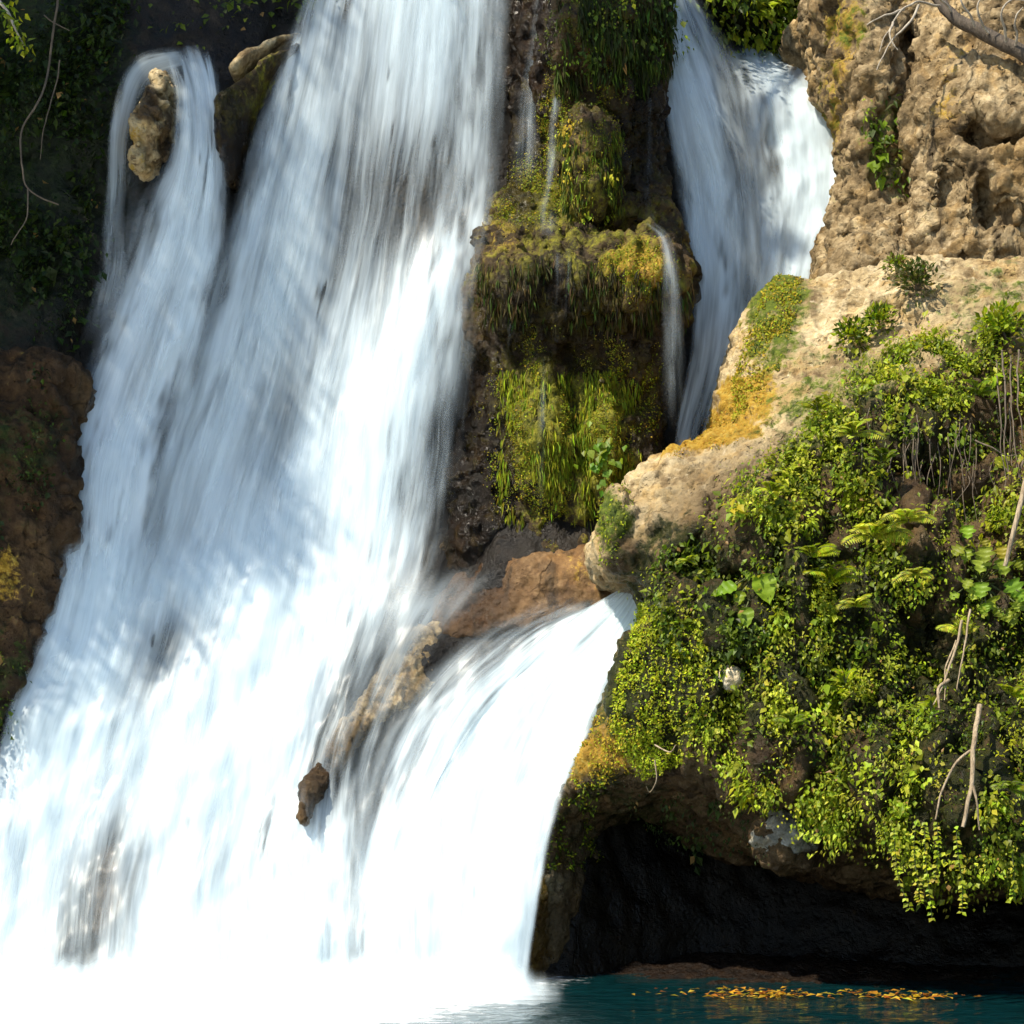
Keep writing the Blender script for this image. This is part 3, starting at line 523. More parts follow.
stream('waterfall', 'broad silky main curtain of white water falling from the top centre of the cliff', main_g,
       [('water_sheet', WB, 0.0, 1.0, 1.0, 0.0), ('strands', WS, .09, 2.0, .95, -.05), ('spray', WF, .16, 3.0, .9, -.03)], nu=170, nv=280, eL=.08, eR=.14, eB=.10)
stream('side_waterfall', 'bluish shaded lobe of water curling over the lip beside the small golden rock', left_g,
       [('water_sheet', WB, .03, 11.0, 1.0, .02), ('strands', WS, .12, 12.0, .95, -.05)], nu=100, nv=260, eL=.12, eR=.25, eT=.06, eB=.10)
stream('water_veil', 'thin arching veil of water between the golden rock and the dark bank',
       [[(180, 44, 2.85, .4), (130, 58, 2.7, .45), (110, 115, 2.6, .45), (103, 200, 2.55, .4), (92, 280, 2.5, .4), (76, 350, 2.35, .4)], [(184, 52, 2.85, .7), (138, 66, 2.7, .7), (118, 120, 2.6, .7), (113, 200, 2.58, .6), (103, 280, 2.52, .5), (88, 350, 2.35, .5)],
        [(188, 60, 2.85, .6), (148, 76, 2.75, .5), (129, 130, 2.68, .4), (126, 200, 2.6, .3), (120, 280, 2.52, .4), (104, 350, 2.35, .5)], [(194, 70, 2.85, .6), (164, 92, 2.8, .5), (146, 140, 2.75, .45), (144, 200, 2.6, .5), (134, 280, 2.5, .55), (118, 350, 2.35, .6)]],
       [('water_sheet', WT, .02, 21.0, 1.3, 0.2)], nu=40, nv=140, rope=.02, bulge=.03, eL=.25, eR=.25, eT=.05, eB=.2)
stream('cascade', 'wide lower cascade of foaming white water below the main curtain, running past the slanted rock', casc_g,
       [('water_sheet', WB, .02, 31.0, 1.0, .05), ('strands', WS, .12, 32.0, 1.0, -.08), ('spray', WF, .22, 33.0, 1.0, -.04)], nu=190, nv=240, rope=.08, bulge=.20, eL=.03, eR=.12, eT=.18, eB=0)
stream('fan_cascade', 'bright fan of water sweeping diagonally down from behind the outcrop to the pool', fan_g,
       [('water_sheet', WB, .04, 35.0, 1.0, .03), ('strands', WS, .13, 36.0, 1.0, -.06), ('spray', WF, .20, 37.0, 1.0, -.02)], nu=140, nv=240, rope=.06, bulge=.14, eL=.16, eR=.03, eT=.08, eB=0)
stream('chute', 'right hand chute of streaky water running down behind the outcrop', chute_g,
       [('water_sheet', WB, 0, 41.0, 1.0, .08), ('strands', WS, .08, 42.0, 1.0, .0)], nu=100, nv=240, rope=.04, bulge=.05, eL=.08, eR=.40, eB=.05)
stream('upper_cascade', 'bright white upper cascade pouring past the craggy buttress into the chute', upper_g,
       [('water_sheet', WB, 0, 51.0, 1.0, .1), ('spray', WF, .1, 52.0, 1.0, .1)], nu=80, nv=160, rope=.05, bulge=.14, eL=.35, eR=.05, eT=.04, eB=.12)
def trickle(pts, wpx, label, d=.6, seed=1.0, nu=16):
    gl = [(x - wpx / 2 * (.6 + .8 * k / (len(pts) - 1)), y, Y, d * .6) for k, (x, y, Y) in enumerate(pts)]; gm = [(x, y, Y, d) for x, y, Y in pts]
    gr = [(x + wpx / 2 * (.6 + .8 * k / (len(pts) - 1)), y, Y, d * .6) for k, (x, y, Y) in enumerate(pts)]
    o = sheet('trickle', [gl, gm, gr], WT, 0, seed, nu=nu, nv=90, rope=.01, bulge=.01, eL=.45, eR=.45, eT=.04, eB=.2)
    return tag(o, label, 'trickle', 'thin trickles on the mossy column')
trickle([(541, -20, 3.3), (535, 50, 3.35), (528, 110, 3.35), (524, 195, 3.0)], 30, 'thin white trickle in the dark recess, falling beside the main curtain', .75, 3)
trickle([(557, 96, 2.7), (552, 150, 2.55), (549, 200, 2.4), (548, 240, 2.15)], 20, 'short bright trickle running along the yellow moss of the column', .9, 5)
trickle([(650, 95, 2.95), (648, 150, 2.9), (650, 200, 2.7), (655, 225, 2.3)], 18, 'faint trickle in the dark shade of the column, just over the ledge', .5, 8)
trickle([(650, 222, 1.95), (666, 243, 1.72), (672, 300, 1.68), (674, 380, 1.75), (675, 440, 2.0)], 26, 'white trickle spilling off the orange corner of the ledge', .8, 9)
trickle([(538, 320, 1.85), (542, 380, 1.85), (541, 450, 1.85), (538, 520, 1.95)], 14, 'hair-thin trickle over the yellow moss under the ledge', .55, 12)
o = sheet('drip_curtain', [[(478, 258, 2.6, .25), (466, 330, 2.6, .35), (455, 420, 2.6, .3), (446, 540, 2.4, .3)], [(520, 250, 2.2, .45), (512, 320, 2.15, .4), (506, 400, 2.2, .3), (500, 540, 2.2, .25)], [(560, 248, 2.0, .5), (558, 320, 1.95, .35), (556, 390, 2.05, .2), (556, 470, 2.2, .1)], [(625, 262, 1.85, .2), (625, 320, 1.85, .3), (625, 380, 1.95, .2), (625, 450, 2.1, .1)]],
          water_mat('drip_water', 6.6, 1.1, lo=.45, hi=1.2, k=.8, base=-.38, maxa=.6), 0, 61, nu=80, nv=120, rope=.02, bulge=.02, eL=.1, eR=.2, eT=.08, eB=.3)
tag(o, 'thin see-through curtain of drips hanging from the ledge of the mossy column', 'drip curtain')

# ------------------------------------------------------------------ pool
def pool():
    m, t = mat_new('pool_water'); N = NT(t); p = N.pos()
    n = N.noise(N.mapv(p, (1.6, 3.0, 1)), 2.4, 5, .6, .4); n2 = N.noise(N.mapv(p, (1, 1.6, 1)), 9, 4, .6)
    sx = N.n('SeparateXYZ'); N.l(p, sx.inputs[0])
    fx = N.math('ADD', N.math('MULTIPLY', N.math('SUBTRACT', sx.outputs[0], -.25), 1.25), N.math('MULTIPLY', N.math('ADD', sx.outputs[1], 1.7), -.35))
    foam = N.smooth(N.math('ADD', fx, N.math('MULTIPLY', N.math('SUBTRACT', N.math('ADD', N.math('MULTIPLY', n, .6), N.math('MULTIPLY', n2, .6)), .6), 3.2)), .35, -.75)
    c = N.mix(foam, N.ramp(n, [(.3, (.001, .010, .012)), (.7, (.002, .024, .027))]), (.85, .88, .9, 1))
    b = N.n('BsdfPrincipled'); N.l(c, b.inputs['Base Color']); N.l(N.math('ADD', N.math('MULTIPLY', foam, .6), .06), b.inputs['Roughness']); b.inputs['IOR'].default_value = 1.33
    bu = N.n('Bump'); bu.inputs['Strength'].default_value = .5; bu.inputs['Distance'].default_value = .08; N.l(N.math('ADD', n, N.math('MULTIPLY', n2, .35)), bu.inputs['Height']); N.l(bu.outputs[0], b.inputs['Normal'])
    o_ = N.n('OutputMaterial'); N.l(b.outputs[0], o_.inputs[0])
    gx = np.r_[-60, -20, np.arange(-10, 10, .1), 20, 60]; gy = np.r_[-90, -40, -20, -10, np.arange(-6, 3.2, .08)]
    X, Y = np.meshgrid(gx, gy, indexing='ij'); Z = .03 * fbm(np.c_[X.ravel(), Y.ravel() * 1.6, 0 * X.ravel()], 1.3, 4) ; nx, ny = X.shape; i = np.arange(nx * ny).reshape(nx, ny)
    Q = np.c_[i[:-1, :-1].ravel(), i[1:, :-1].ravel(), i[1:, 1:].ravel(), i[:-1, 1:].ravel()]
    tag(new_mesh('water', np.c_[X.ravel(), Y.ravel(), Z], Q, m), 'deep teal plunge pool with churned foam below the fall', 'pool', kind='structure')
pool()
def foam():
    """churned white water and drifting spray where the cascade lands"""
    m = water_mat('churned_foam', 13.0, .3, lo=.15, hi=1.0, k=1.0, base=-.35); root = None
    nu = 240
    px = np.linspace(-160, 575, nu); xx = (px - HX) / 100; fade = sstep(562, 490, px)
    for k, (y0, hgt, s_) in enumerate(((-.05, .42, 3.), (-.30, .34, 9.), (-.60, .26, 15.), (-.95, .18, 21.), (-1.35, .10, 27.))):
        nv = 26; v = np.linspace(0, 1, nv)[:, None]
        hh = hgt * (.85 + 1.9 * fbm(np.c_[xx * 1.0, 0 * xx + s_, 0 * xx], 1.3, 4, .6)) * (.35 + .65 * fade)
        X = xx[None].repeat(nv, 0); Z = -.05 + (hh[None] + .05) * (1 - v) ** 1.0; Y = y0 - .75 * v ** 1.3 + .14 * fbm(np.c_[X.ravel(), Z.ravel() * 2, 0 * X.ravel() + s_], 2.4, 4).reshape(X.shape)
        Y = Y * (1 + 0 * X); i = np.arange(nu * nv).reshape(nv, nu); Q = np.c_[i[:-1, :-1].ravel(), i[1:, :-1].ravel(), i[1:, 1:].ravel(), i[:-1, 1:].ravel()]
        pf = .5 + fbm(np.c_[X.ravel(), 0 * X.ravel() + s_, Z.ravel() * 1.5], 3, 3).reshape(X.shape)
        ed = sstep(0, .75, v * (.6 + .8 * pf)) * (fade[None] ** .7)
        o = new_mesh('foam' if k == 0 else 'foam_billow', np.c_[X.ravel(), Y.ravel(), Z.ravel()], Q, m, uv=np.c_[X.ravel(), (Z * .8 + s_).ravel()], attrs={'dens': np.full(nu * nv, 1.05), 'edge': ed.ravel()}, parent=root); root = root or o
    tag(root, 'bright churned foam and spray where the cascade meets the pool', 'foam', kind='stuff')
foam()

# ------------------------------------------------------------------ plants
M_leaf = leaf_mat('leaf'); M_moss = leaf_mat('moss_tuft', .25, .7)
M_root = bark_mat('root_bark', (.16, .11, .06), (.42, .33, .21)); M_oldroot = bark_mat('old_root', (.06, .045, .03), (.16, .12, .08)); M_bark = bark_mat('dark_bark', (.03, .022, .014), (.10, .075, .05)); M_stem = bark_mat('green_stem', (.05, .07, .015), (.12, .13, .04))
M_twig = bark_mat('dry_twig', (.22, .18, .13), (.5, .44, .34))
def unit(v): return v / np.maximum(np.linalg.norm(v, axis=-1, keepdims=True), 1e-9)
def leaves(P, D, Nn, L, wr, tint, bend=.12):
    """folded blades: P base, D direction, Nn face normal, L length, wr width ratio"""
    n = len(P); D = unit(D); S = unit(np.cross(D, Nn)); U = np.cross(S, D); L = np.broadcast_to(L, n)[:, None]; w_ = np.broadcast_to(wr, n)[:, None] * L
    V = np.stack([P, P + D * L * .42 + S * w_ * .5 + U * L * .06, P + D * L - U * L * bend, P + D * L * .5 - U * L * .03, P + D * L * .42 - S * w_ * .5 + U * L * .06], 1).reshape(-1, 3)
    b = (np.arange(n) * 5)[:, None]; Q = np.concatenate([b + np.array([[0, 1, 2, 3]]), b + np.array([[0, 3, 2, 4]])])
    return V, Q, np.repeat(tint, 5, 0)
def join(parts):
    V, Q, T, k = [], [], [], 0
    for v, q, t in parts: V.append(v); Q.append(q + k); T.append(t); k += len(v)
    return np.vstack(V), np.vstack(Q), np.vstack(T)
def mk(name, parts, mat=None, parent=None):
    V, Q, T = join(parts); return new_mesh(name, V, Q, mat or M_leaf, smooth=False, cols=T, parent=parent)
def tints(n, pal, jit=.25, wts=None):
    c = np.array(pal)[RNG.choice(len(pal), n, p=wts)]; return np.clip(c * (1 + jit * RNG.normal(size=(n, 1))) * (1 + .1 * RNG.normal(size=(n, 3))), .004, .9)
def tube(pts, r0, r1, n=24, sides=7, wob=0.0):
    C = catmull(pts, n); C = C + wob * np.c_[fbm(C, 3, 2, off=1), fbm(C, 3, 2, off=5), fbm(C, 3, 2, off=9)]
    T = unit(np.gradient(C, axis=0)); A = unit(np.cross(T, np.array([.3, -.9, .2]))); B = np.cross(T, A); R = np.linspace(r0, r1, n)[:, None]
    a = np.linspace(0, 2 * np.pi, sides, endpoint=False); V = np.concatenate([C[:, None] + (np.cos(a)[None, :, None] * A[:, None] + np.sin(a)[None, :, None] * B[:, None]) * R[:, None]]).reshape(-1, 3)
    i = np.arange(n * sides).reshape(n, sides); j = np.roll(i, -1, 1); Q = np.c_[i[:-1].ravel(), j[:-1].ravel(), j[1:].ravel(), i[1:].ravel()]
    return V, Q, np.full((len(V), 3), .2)
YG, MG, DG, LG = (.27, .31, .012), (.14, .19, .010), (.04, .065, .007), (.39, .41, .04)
GOLD = (.36, .26, .02)
def pick(V, N, poly, n, gate=None, facing=-.05, dens=None):
    px, py = PX(V); m = in_poly(poly, px, py); vd = unit(CAM - V); m &= (N * vd).sum(1) > facing
    wgt = m.astype(float)
    if gate is not None: wgt *= gate(V, px, py)
    if dens is not None: wgt *= dens
    if wgt.sum() == 0: return V[:0], N[:0]
    i = RNG.choice(len(V), n, p=wgt / wgt.sum()); return V[i] + RNG.normal(size=(n, 3)) * .012, N[i]
def creeper(V, N, poly, n_cl, per, size, pal, wts=None, gate=None, spread=.10, lift=.05, facing=-.05, droop=.7):
    C, Nc = pick(V, N, poly, n_cl, gate, facing); n = len(C) * per
    if not len(C): return None
    ci = np.repeat(np.arange(len(C)), per); tone = RNG.normal(size=len(C)) * .22; big = np.exp(RNG.normal(size=len(C)) * .38); spc = tints(len(C), pal, .1, wts)
    t = RNG.random(n)[:, None]; down = np.array([0, 0, -1.0])
    P = C[ci] + RNG.normal(size=(n, 3)) * spread * .55 + Nc[ci] * (lift * (.3 + 1.2 * RNG.random((n, 1)))) + down * t * spread * 1.2
    D = Nc[ci] * .55 + down * droop + RNG.normal(size=(n, 3)) * .55; Fn = Nc[ci] * .6 + np.array([-.25, -.2, .75]) + RNG.normal(size=(n, 3)) * .35
    T = (.3 * tints(n, pal, .2, wts) + .7 * spc[ci]) * (1 + tone[ci])[:, None] * (1 + .12 * RNG.normal(size=(n, 1))); dead = RNG.random(n) < .012; T[dead] = (.28, .16, .05)
    return leaves(P, D, Fn, size * big[ci] * (.6 + .7 * RNG.random(n)), (.35 + .5 * RNG.random(len(C)))[ci], np.clip(T, .005, .8))
def tufts(V, N, poly, n, size, pal, wts=None, gate=None, dens=None, facing=-.1):
    C, Nc = pick(V, N, poly, n, gate, facing, dens)
    if not len(C): return None
    D = Nc * .45 + RNG.normal(size=(n, 3)) * .6 + np.array([0, 0, -.35]); Fn = Nc + RNG.normal(size=(n, 3)) * .35 + np.array([-.1, -.1, .2])
    return leaves(C, D, Fn, size * (.5 + RNG.random(n)), .4 + .3 * RNG.random(n), tints(n, pal, .25, wts))
def ngate(sc, lo, hi, off=0, gaps=()):
    def g(V, px, py):
        v = sstep(lo, hi, fbm(V * np.array([1.25, 1, .6]), sc, 3, .55, off=off))
        for cx, cy_, rx, ry in gaps: v = v * sstep(.75, 1.15, np.sqrt(((px - cx) / rx) ** 2 + ((py - cy_) / ry) ** 2))
        return v + 1e-9
    return g
GAPS = [(905, 475, 22, 50), (940, 455, 16, 40), (925, 625, 24, 48), (955, 640, 16, 50), (715, 560, 24, 34), (870, 520, 14, 24), (690, 640, 18, 18), (985, 440, 20, 60), (745, 730, 20, 30), (700, 780, 40, 26), (985, 720, 12, 40), (890, 740, 18, 16), (740, 640, 26, 30)]
GAPS += [(660, 705, 52, 72), (752, 592, 34, 34), (985, 560, 40, 50), (720, 620, 34, 24), (760, 545, 40, 18), (800, 660, 36, 18), (770, 750, 40, 22), (850, 650, 30, 16), (905, 690, 30, 20), (860, 500, 30, 14), (960, 490, 46, 30), (800, 520, 30, 12), (1010, 650, 24, 40), (830, 740, 24, 12)]
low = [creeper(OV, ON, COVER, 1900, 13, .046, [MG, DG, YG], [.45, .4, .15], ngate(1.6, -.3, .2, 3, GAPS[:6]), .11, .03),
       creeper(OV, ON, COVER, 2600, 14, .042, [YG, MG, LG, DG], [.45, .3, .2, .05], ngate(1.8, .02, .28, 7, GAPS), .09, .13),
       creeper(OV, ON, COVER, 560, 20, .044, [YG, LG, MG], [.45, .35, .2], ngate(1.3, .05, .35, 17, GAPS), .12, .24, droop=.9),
       creeper(OV, ON, [(735, 478), (790, 452), (835, 408), (872, 360), (905, 340), (965, 345), (962, 430), (890, 440), (872, 520), (780, 530), (730, 510)], 1000, 14, .046, [YG, MG, LG, DG], [.4, .35, .15, .1], ngate(2.4, -.12, .2, 27, GAPS[:3]), .09, .10),
       creeper(OV, ON, [(665, 540), (740, 530), (780, 560), (780, 640), (700, 660), (650, 640)], 330, 10, .06, [DG, MG], [.55, .45], ngate(2.4, -.2, .2, 29, [(755, 592, 26, 26)]), .09, .03),
       creeper(OV, ON, [(870, 430), (1060, 400), (1060, 520), (880, 520)], 160, 9, .055, [DG, MG, YG], [.5, .3, .2], None, .08, .05, droop=1.4),
       tufts(OV, ON, COVER, 30000, .028, [MG, DG, YG], [.4, .4, .2], ngate(2.2, -.15, .25, 31, GAPS[:4]))]
tag(mk('ground_cover', low), 'thick mat of small bright green leaves covering the face of the outcrop', 'ground cover', kind='stuff')
hang = [creeper(OV, ON, [(780, 785), (1150, 790), (1150, 880), (1024, 872), (930, 868), (870, 850), (800, 825)], 360, 10, .05, [YG, MG, LG], [.45, .4, .15], ngate(2.5, -.1, .2, 2, [(800, 840, 60, 30), (870, 860, 50, 22)]), .10, .06, droop=1.2)]
tag(mk('trailing_leaves', hang), 'fringe of tiny trailing leaves along the lip of the overhang', 'ground cover', kind='stuff')
mossp = [tufts(OV, ON, [(640, 600), (700, 620), (715, 700), (690, 760), (640, 780), (610, 750), (615, 690)], 30000, .028, [(.36, .41, .012), LG, YG, MG], [.5, .25, .2, .05], ngate(3, -.35, .15, 4)),
         tufts(OV, ON, [(560, 720), (640, 715), (640, 775), (575, 790)], 3500, .028, [GOLD, YG], [.75, .25], ngate(3, -.2, .2, 5)),
         tufts(OV, ON, [(600, 490), (625, 480), (632, 500), (618, 560), (600, 570)], 1500, .03, [YG, MG], None, ngate(3, -.3, .2, 6)),
         tufts(OV, ON, [(735, 420), (732, 380), (748, 330), (768, 285), (800, 240), (820, 245), (800, 300), (780, 360), (765, 400)], 6500, .03, [(.24, .2, .015), YG, GOLD], None, ngate(2.5, -.3, .2, 8)),
         tufts(OV, ON, [(655, 470), (690, 430), (740, 400), (770, 400), (740, 440), (690, 455)], 2500, .02, [GOLD, (.4, .2, .02)], None, ngate(3, -.1, .2, 8)),
         tufts(OV, ON, [(540, 790), (605, 780), (600, 870), (545, 870)], 1800, .035, [MG, DG, YG], None, ngate(3, -.1, .25, 12))]
mossp += [creeper(OV, ON, [(625, 782), (700, 790), (780, 812), (780, 850), (700, 850), (640, 815)], 150, 9, .035, [DG, (.02, .04, .006)], None, ngate(2.5, -.1, .2, 41), .09, .03, facing=-.5, droop=1.2)]
tag(mk('moss', mossp, M_moss), 'yellow green and golden moss on the outcrop edge beside the white water', 'moss', kind='stuff')
colp = [tufts(CV, CN, COL_P, 34000, .021, [(.22, .20, .012), YG, MG, GOLD], [.4, .25, .2, .15], ngate(2.5, -.15, .25, 3), dens=np.maximum(blob(CV, [(530, 195, 32, 28, .9), (552, 130, 12, 40, .8), (540, 440, 44, 80, .9), (600, 440, 36, 80, .7), (640, 270, 30, 24, .7), (640, 420, 30, 60, .45), (588, 150, 20, 30, .5), (612, 100, 16, 60, .3)]), 0)),
        tufts(CV, CN, [(510, -40), (690, -40), (690, 60), (620, 110), (560, 110)], 4000, .03, [DG, MG], None, ngate(2.5, -.1, .25, 5)),
        creeper(CV, CN, [(560, -30), (680, -30), (680, 50), (610, 70), (560, 60)], 110, 11, .045, [MG, DG, YG], [.3, .65, .05], None, .12, .12, droop=1.5),
        creeper(CV, CN, [(560, 120), (615, 120), (620, 220), (570, 225)], 45, 9, .035, [MG, YG, GOLD], None, None, .08, .05, droop=1.4)]
def strands(V, N, poly, n, L, pal, gate=None, facing=-.2):
    C, Nc = pick(V, N, poly, n, gate, facing); D = Nc * .18 + np.array([0, 0, -1.0]) + RNG.normal(size=(n, 3)) * .12
    return leaves(C + Nc * .02, D, Nc + RNG.normal(size=(n, 3)) * .3, L * (.4 + 1.0 * RNG.random(n)), .10 + .08 * RNG.random(n), tints(n, pal, .25), bend=.02)
colp += [strands(CV, CN, [(548, -40), (672, -40), (675, 60), (640, 90), (600, 75), (560, 100)], 4200, .17, [DG, (.07, .10, .01), (.05, .05, .012), (.03, .035, .008)], ngate(2.5, -.2, .2, 51)),
         strands(CV, CN, [(478, 262), (560, 250), (690, 280), (685, 330), (600, 330), (480, 320)], 2200, .13, [(.08, .07, .012), DG, (.07, .045, .015), (.03, .025, .01)], ngate(2.5, -.15, .2, 52)),
         strands(CV, CN, [(560, 130), (620, 130), (622, 215), (566, 215)], 1500, .10, [MG, (.16, .14, .015), DG], ngate(2.5, -.2, .2, 53)),
         strands(CV, CN, [(500, 370), (640, 370), (640, 520), (500, 520)], 4200, .11, [(.20, .19, .012), YG, MG], ngate(2.5, -.05, .3, 54))]
tag(mk('column_moss', colp, M_moss), 'olive and yellow moss with wet leaves over the column between the falls', 'moss', kind='stuff')
ub = [creeper(BV, BN, [(865, 100), (920, 95), (925, 170), (890, 185), (870, 150)], 90, 9, .07, [DG, MG], None, None, .10, .05, droop=1.0)]
tag(mk('crack_plants', ub), 'dark creeping leaves in the crack of the craggy buttress', 'ground cover', kind='stuff')
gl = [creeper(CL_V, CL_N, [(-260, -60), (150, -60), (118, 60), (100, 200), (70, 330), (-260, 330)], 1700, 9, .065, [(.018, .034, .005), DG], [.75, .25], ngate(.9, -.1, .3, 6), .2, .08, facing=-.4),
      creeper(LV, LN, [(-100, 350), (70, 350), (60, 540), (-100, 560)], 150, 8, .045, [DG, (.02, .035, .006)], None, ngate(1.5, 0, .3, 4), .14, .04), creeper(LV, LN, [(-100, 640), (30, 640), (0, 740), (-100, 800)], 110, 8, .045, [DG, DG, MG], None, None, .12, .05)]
tag(mk('undergrowth', gl), 'dark creeping undergrowth on the shaded bank beside the fall', 'undergrowth', kind='stuff')
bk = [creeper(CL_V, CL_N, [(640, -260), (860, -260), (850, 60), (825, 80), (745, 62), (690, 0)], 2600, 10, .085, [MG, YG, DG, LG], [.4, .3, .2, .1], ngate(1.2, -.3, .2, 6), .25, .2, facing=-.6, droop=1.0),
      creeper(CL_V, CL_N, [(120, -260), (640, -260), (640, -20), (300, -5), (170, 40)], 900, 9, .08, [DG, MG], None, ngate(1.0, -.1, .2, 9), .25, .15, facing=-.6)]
tag(mk('hanging_foliage', bk), 'green hanging foliage on the bank above the bright upper cascade', 'foliage', kind='stuff')

# --- single plants
def surf(px, py, V=OV, N=ON):
    a, b = PX(V); k = ((a - px) ** 2 + (b - py) ** 2 < 16 ** 2) & ((N * unit(CAM - V)).sum(1) > 0)
    if not k.any(): return np.array(W(px, py, 0.0)), np.array([0, -1., 0])
    i = np.where(k)[0]; q = i[np.argsort(V[i, 1])[:6]]; return V[q].mean(0), unit(N[q].mean(0))
def frond(base, d, L, tint, npin=15, pw=.30, droop=.55):
    t = np.linspace(0, 1, 10); d = unit(np.array(d, float)); C = base + d * (t * L)[:, None] + np.array([0, 0, -1.]) * (droop * L * t ** 2)[:, None]
    tt = np.linspace(.08, .98, npin); P = np.c_[[np.interp(tt, t, C[:, k]) for k in range(3)]].T; T = unit(np.gradient(P, axis=0)); S = unit(np.cross(T, np.array([-.2, -.5, .85]))); U = np.cross(S, T)
    ln = L * pw * np.sin(np.pi * (.12 + .86 * tt)) ** .8; out = []
    for s in (-1, 1): out.append(leaves(P, S * s + T * .45 - np.array([0, 0, .15]), U + .15 * RNG.normal(size=P.shape), ln, .30, tints(npin, [tint], .1)))
    return out, C
def fern(px, py, label, n=6, L=.32, tint=YG, seed=0, V=OV, N=ON):
    L = L * (.7 + .5 * RNG.random()); n = n + 1; p, nn = surf(px, py, V, N); p = p + nn * .22; t = empty('fern', p, label, 'fern', 'ferns on the wet rock')
    for k in range(n):
        a = (k + .5) / n * math.pi - math.pi / 2 + .2 * RNG.normal(); d = np.array([math.sin(a), 0, math.cos(a) * .8 + .15]) * .8 + nn * (.5 + .3 * RNG.random()); d[2] += .1
        parts, C = frond(np.zeros(3), d, L * (.75 + .5 * RNG.random()), np.array(tint) * (1 + .2 * RNG.normal()))
        fr = mk('frond', parts, M_leaf, t); st = tube(C, .006, .002, 10, 5); new_mesh('stem', *st[:2], M_stem, parent=fr)
for px, py, lab, n, L, ti in [(905, 520, 'bright fern arching beside the dark slot in the leaf mat', 6, .36, LG), (870, 545, 'pale yellow green fern in the sunlit middle of the leaf mat', 7, .34, LG), (828, 590, 'low spreading fern with feathery fronds right of the broad leaves', 7, .32, YG),
        (850, 610, 'feathery fern with one level frond above the dark hollow of the mat', 6, .34, LG), (845, 690, 'single upright fern over the shaded lower mat', 4, .30, YG), (960, 650, 'yellowing fern among the dangling brown roots', 5, .3, LG),
        (760, 490, 'small fern at the top edge of the mat under the tan ledge', 6, .22, YG), (935, 715, 'bright flat fern in front of the pale hanging root', 5, .26, YG), (1000, 790, 'fern beside the forked root at the edge of the frame', 5, .28, MG), (690, 560, 'small fern sprouting below the pitted nose of the outcrop', 6, .2, YG), (820, 415, 'fern at the upper border of the mat next to bare rock', 6, .24, YG), (960, 400, 'shaded fern beneath the dry dangling rootlets', 5, .28, MG)]:
    fern(px, py, lab, n, L, ti)
def broad(name, label, spots, cat, tint, Y0, lobed=False):
    p0 = np.array(W(*spots[0][:2], Y0 + .12)); t = empty(name, p0, label, cat)
    for (px, py, L, ang, dy) in spots:
        b = np.array(W(px, py, Y0 + dy)) - p0; a = math.radians(ang); D = np.array([math.sin(a), -.35, -math.cos(a)]); D = unit(D); Fn = np.array([-.25, -.75, .55]); S = unit(np.cross(D, Fn)); U = np.cross(S, D)
        m = 14; tt = np.linspace(0, 1, m); wv = .40 * L * np.sin(np.pi * np.clip(tt, 0, 1) ** .62) ** .85
        if lobed: wv = wv * (1 + .35 * np.sin(tt * 19)) * 1.15
        rows = []
        for k in (-1, -.5, 0, .5, 1): rows.append(b + D * (tt * L)[:, None] + S * (wv * k)[:, None] + U * (.10 * L * abs(k) - .22 * L * tt ** 2 + .012 * np.sin(tt * 22) * abs(k))[:, None])
        V = np.stack(rows, 1).reshape(-1, 3); i = np.arange(m * 5).reshape(m, 5); Q = np.c_[i[:-1, :-1].ravel(), i[:-1, 1:].ravel(), i[1:, 1:].ravel(), i[1:, :-1].ravel()]
        lf = new_mesh('leaf', V, Q, M_leaf, cols=tints(1, [tint], .12).repeat(len(V), 0), parent=t)
        st = tube([b, b * .5 + np.array([0, .02, .03]), np.zeros(3) + np.array([0, .1, 0])], .007, .009, 10, 5); new_mesh('stem', *st[:2], M_stem, parent=lf)
broad('broad_leaf_plant', 'plant with glossy pale green broad leaves in the dark pocket above the cream stone', [(762, 575, .30, 12, -.12), (742, 592, .16, -25, -.05), (735, 585, .22, -65, -.02), (768, 572, .22, 70, .02), (746, 608, .20, 0, -.15), (725, 592, .15, -80, .0)], 'plant', (.17, .26, .015), -.62)
lob = [(960 + 62 * a + 6 * math.sin(9 * k), 520 + 95 * b, .09 + .11 * c, -40 + 80 * a + 15 * math.sin(5 * k), -.16 + .12 * c2) for k, (a, b, c, c2) in enumerate(RNG.random((26, 4)))]
broad('lobed_leaf_plant', 'vine with ragged yellow green leaves hanging beside the leaning stick', lob, 'plant', (.24, .31, .025), -1.0, True)
def bush(px, py, label, n, size, pal, V, N, rad=.14):
    rad *= 1.35; n = int(n * 1.5); p, nn = surf(px, py, V, N); p = p + nn * .06; t = empty('small_bush', p, label, 'bush', 'small bushes on the tan ledge')
    D = unit(RNG.normal(size=(n, 3)) + nn * .8 + np.array([0, 0, .6])); P = D * rad * (.3 + .7 * RNG.random((n, 1)))
    mk('foliage', [leaves(P, D + .5 * RNG.normal(size=(n, 3)), np.array([-.2, -.4, .8]) + .5 * RNG.normal(size=(n, 3)), size * (.6 + .8 * RNG.random(n)), .5, tints(n, pal, .2))], M_leaf, t)
    new_mesh('stem', *tube([np.zeros(3) - nn * .03, nn * .06 + np.array([0, 0, .05]), nn * .08 + np.array([0.02, 0, .12])], .012, .005, 8, 5)[:2], M_bark, parent=t)
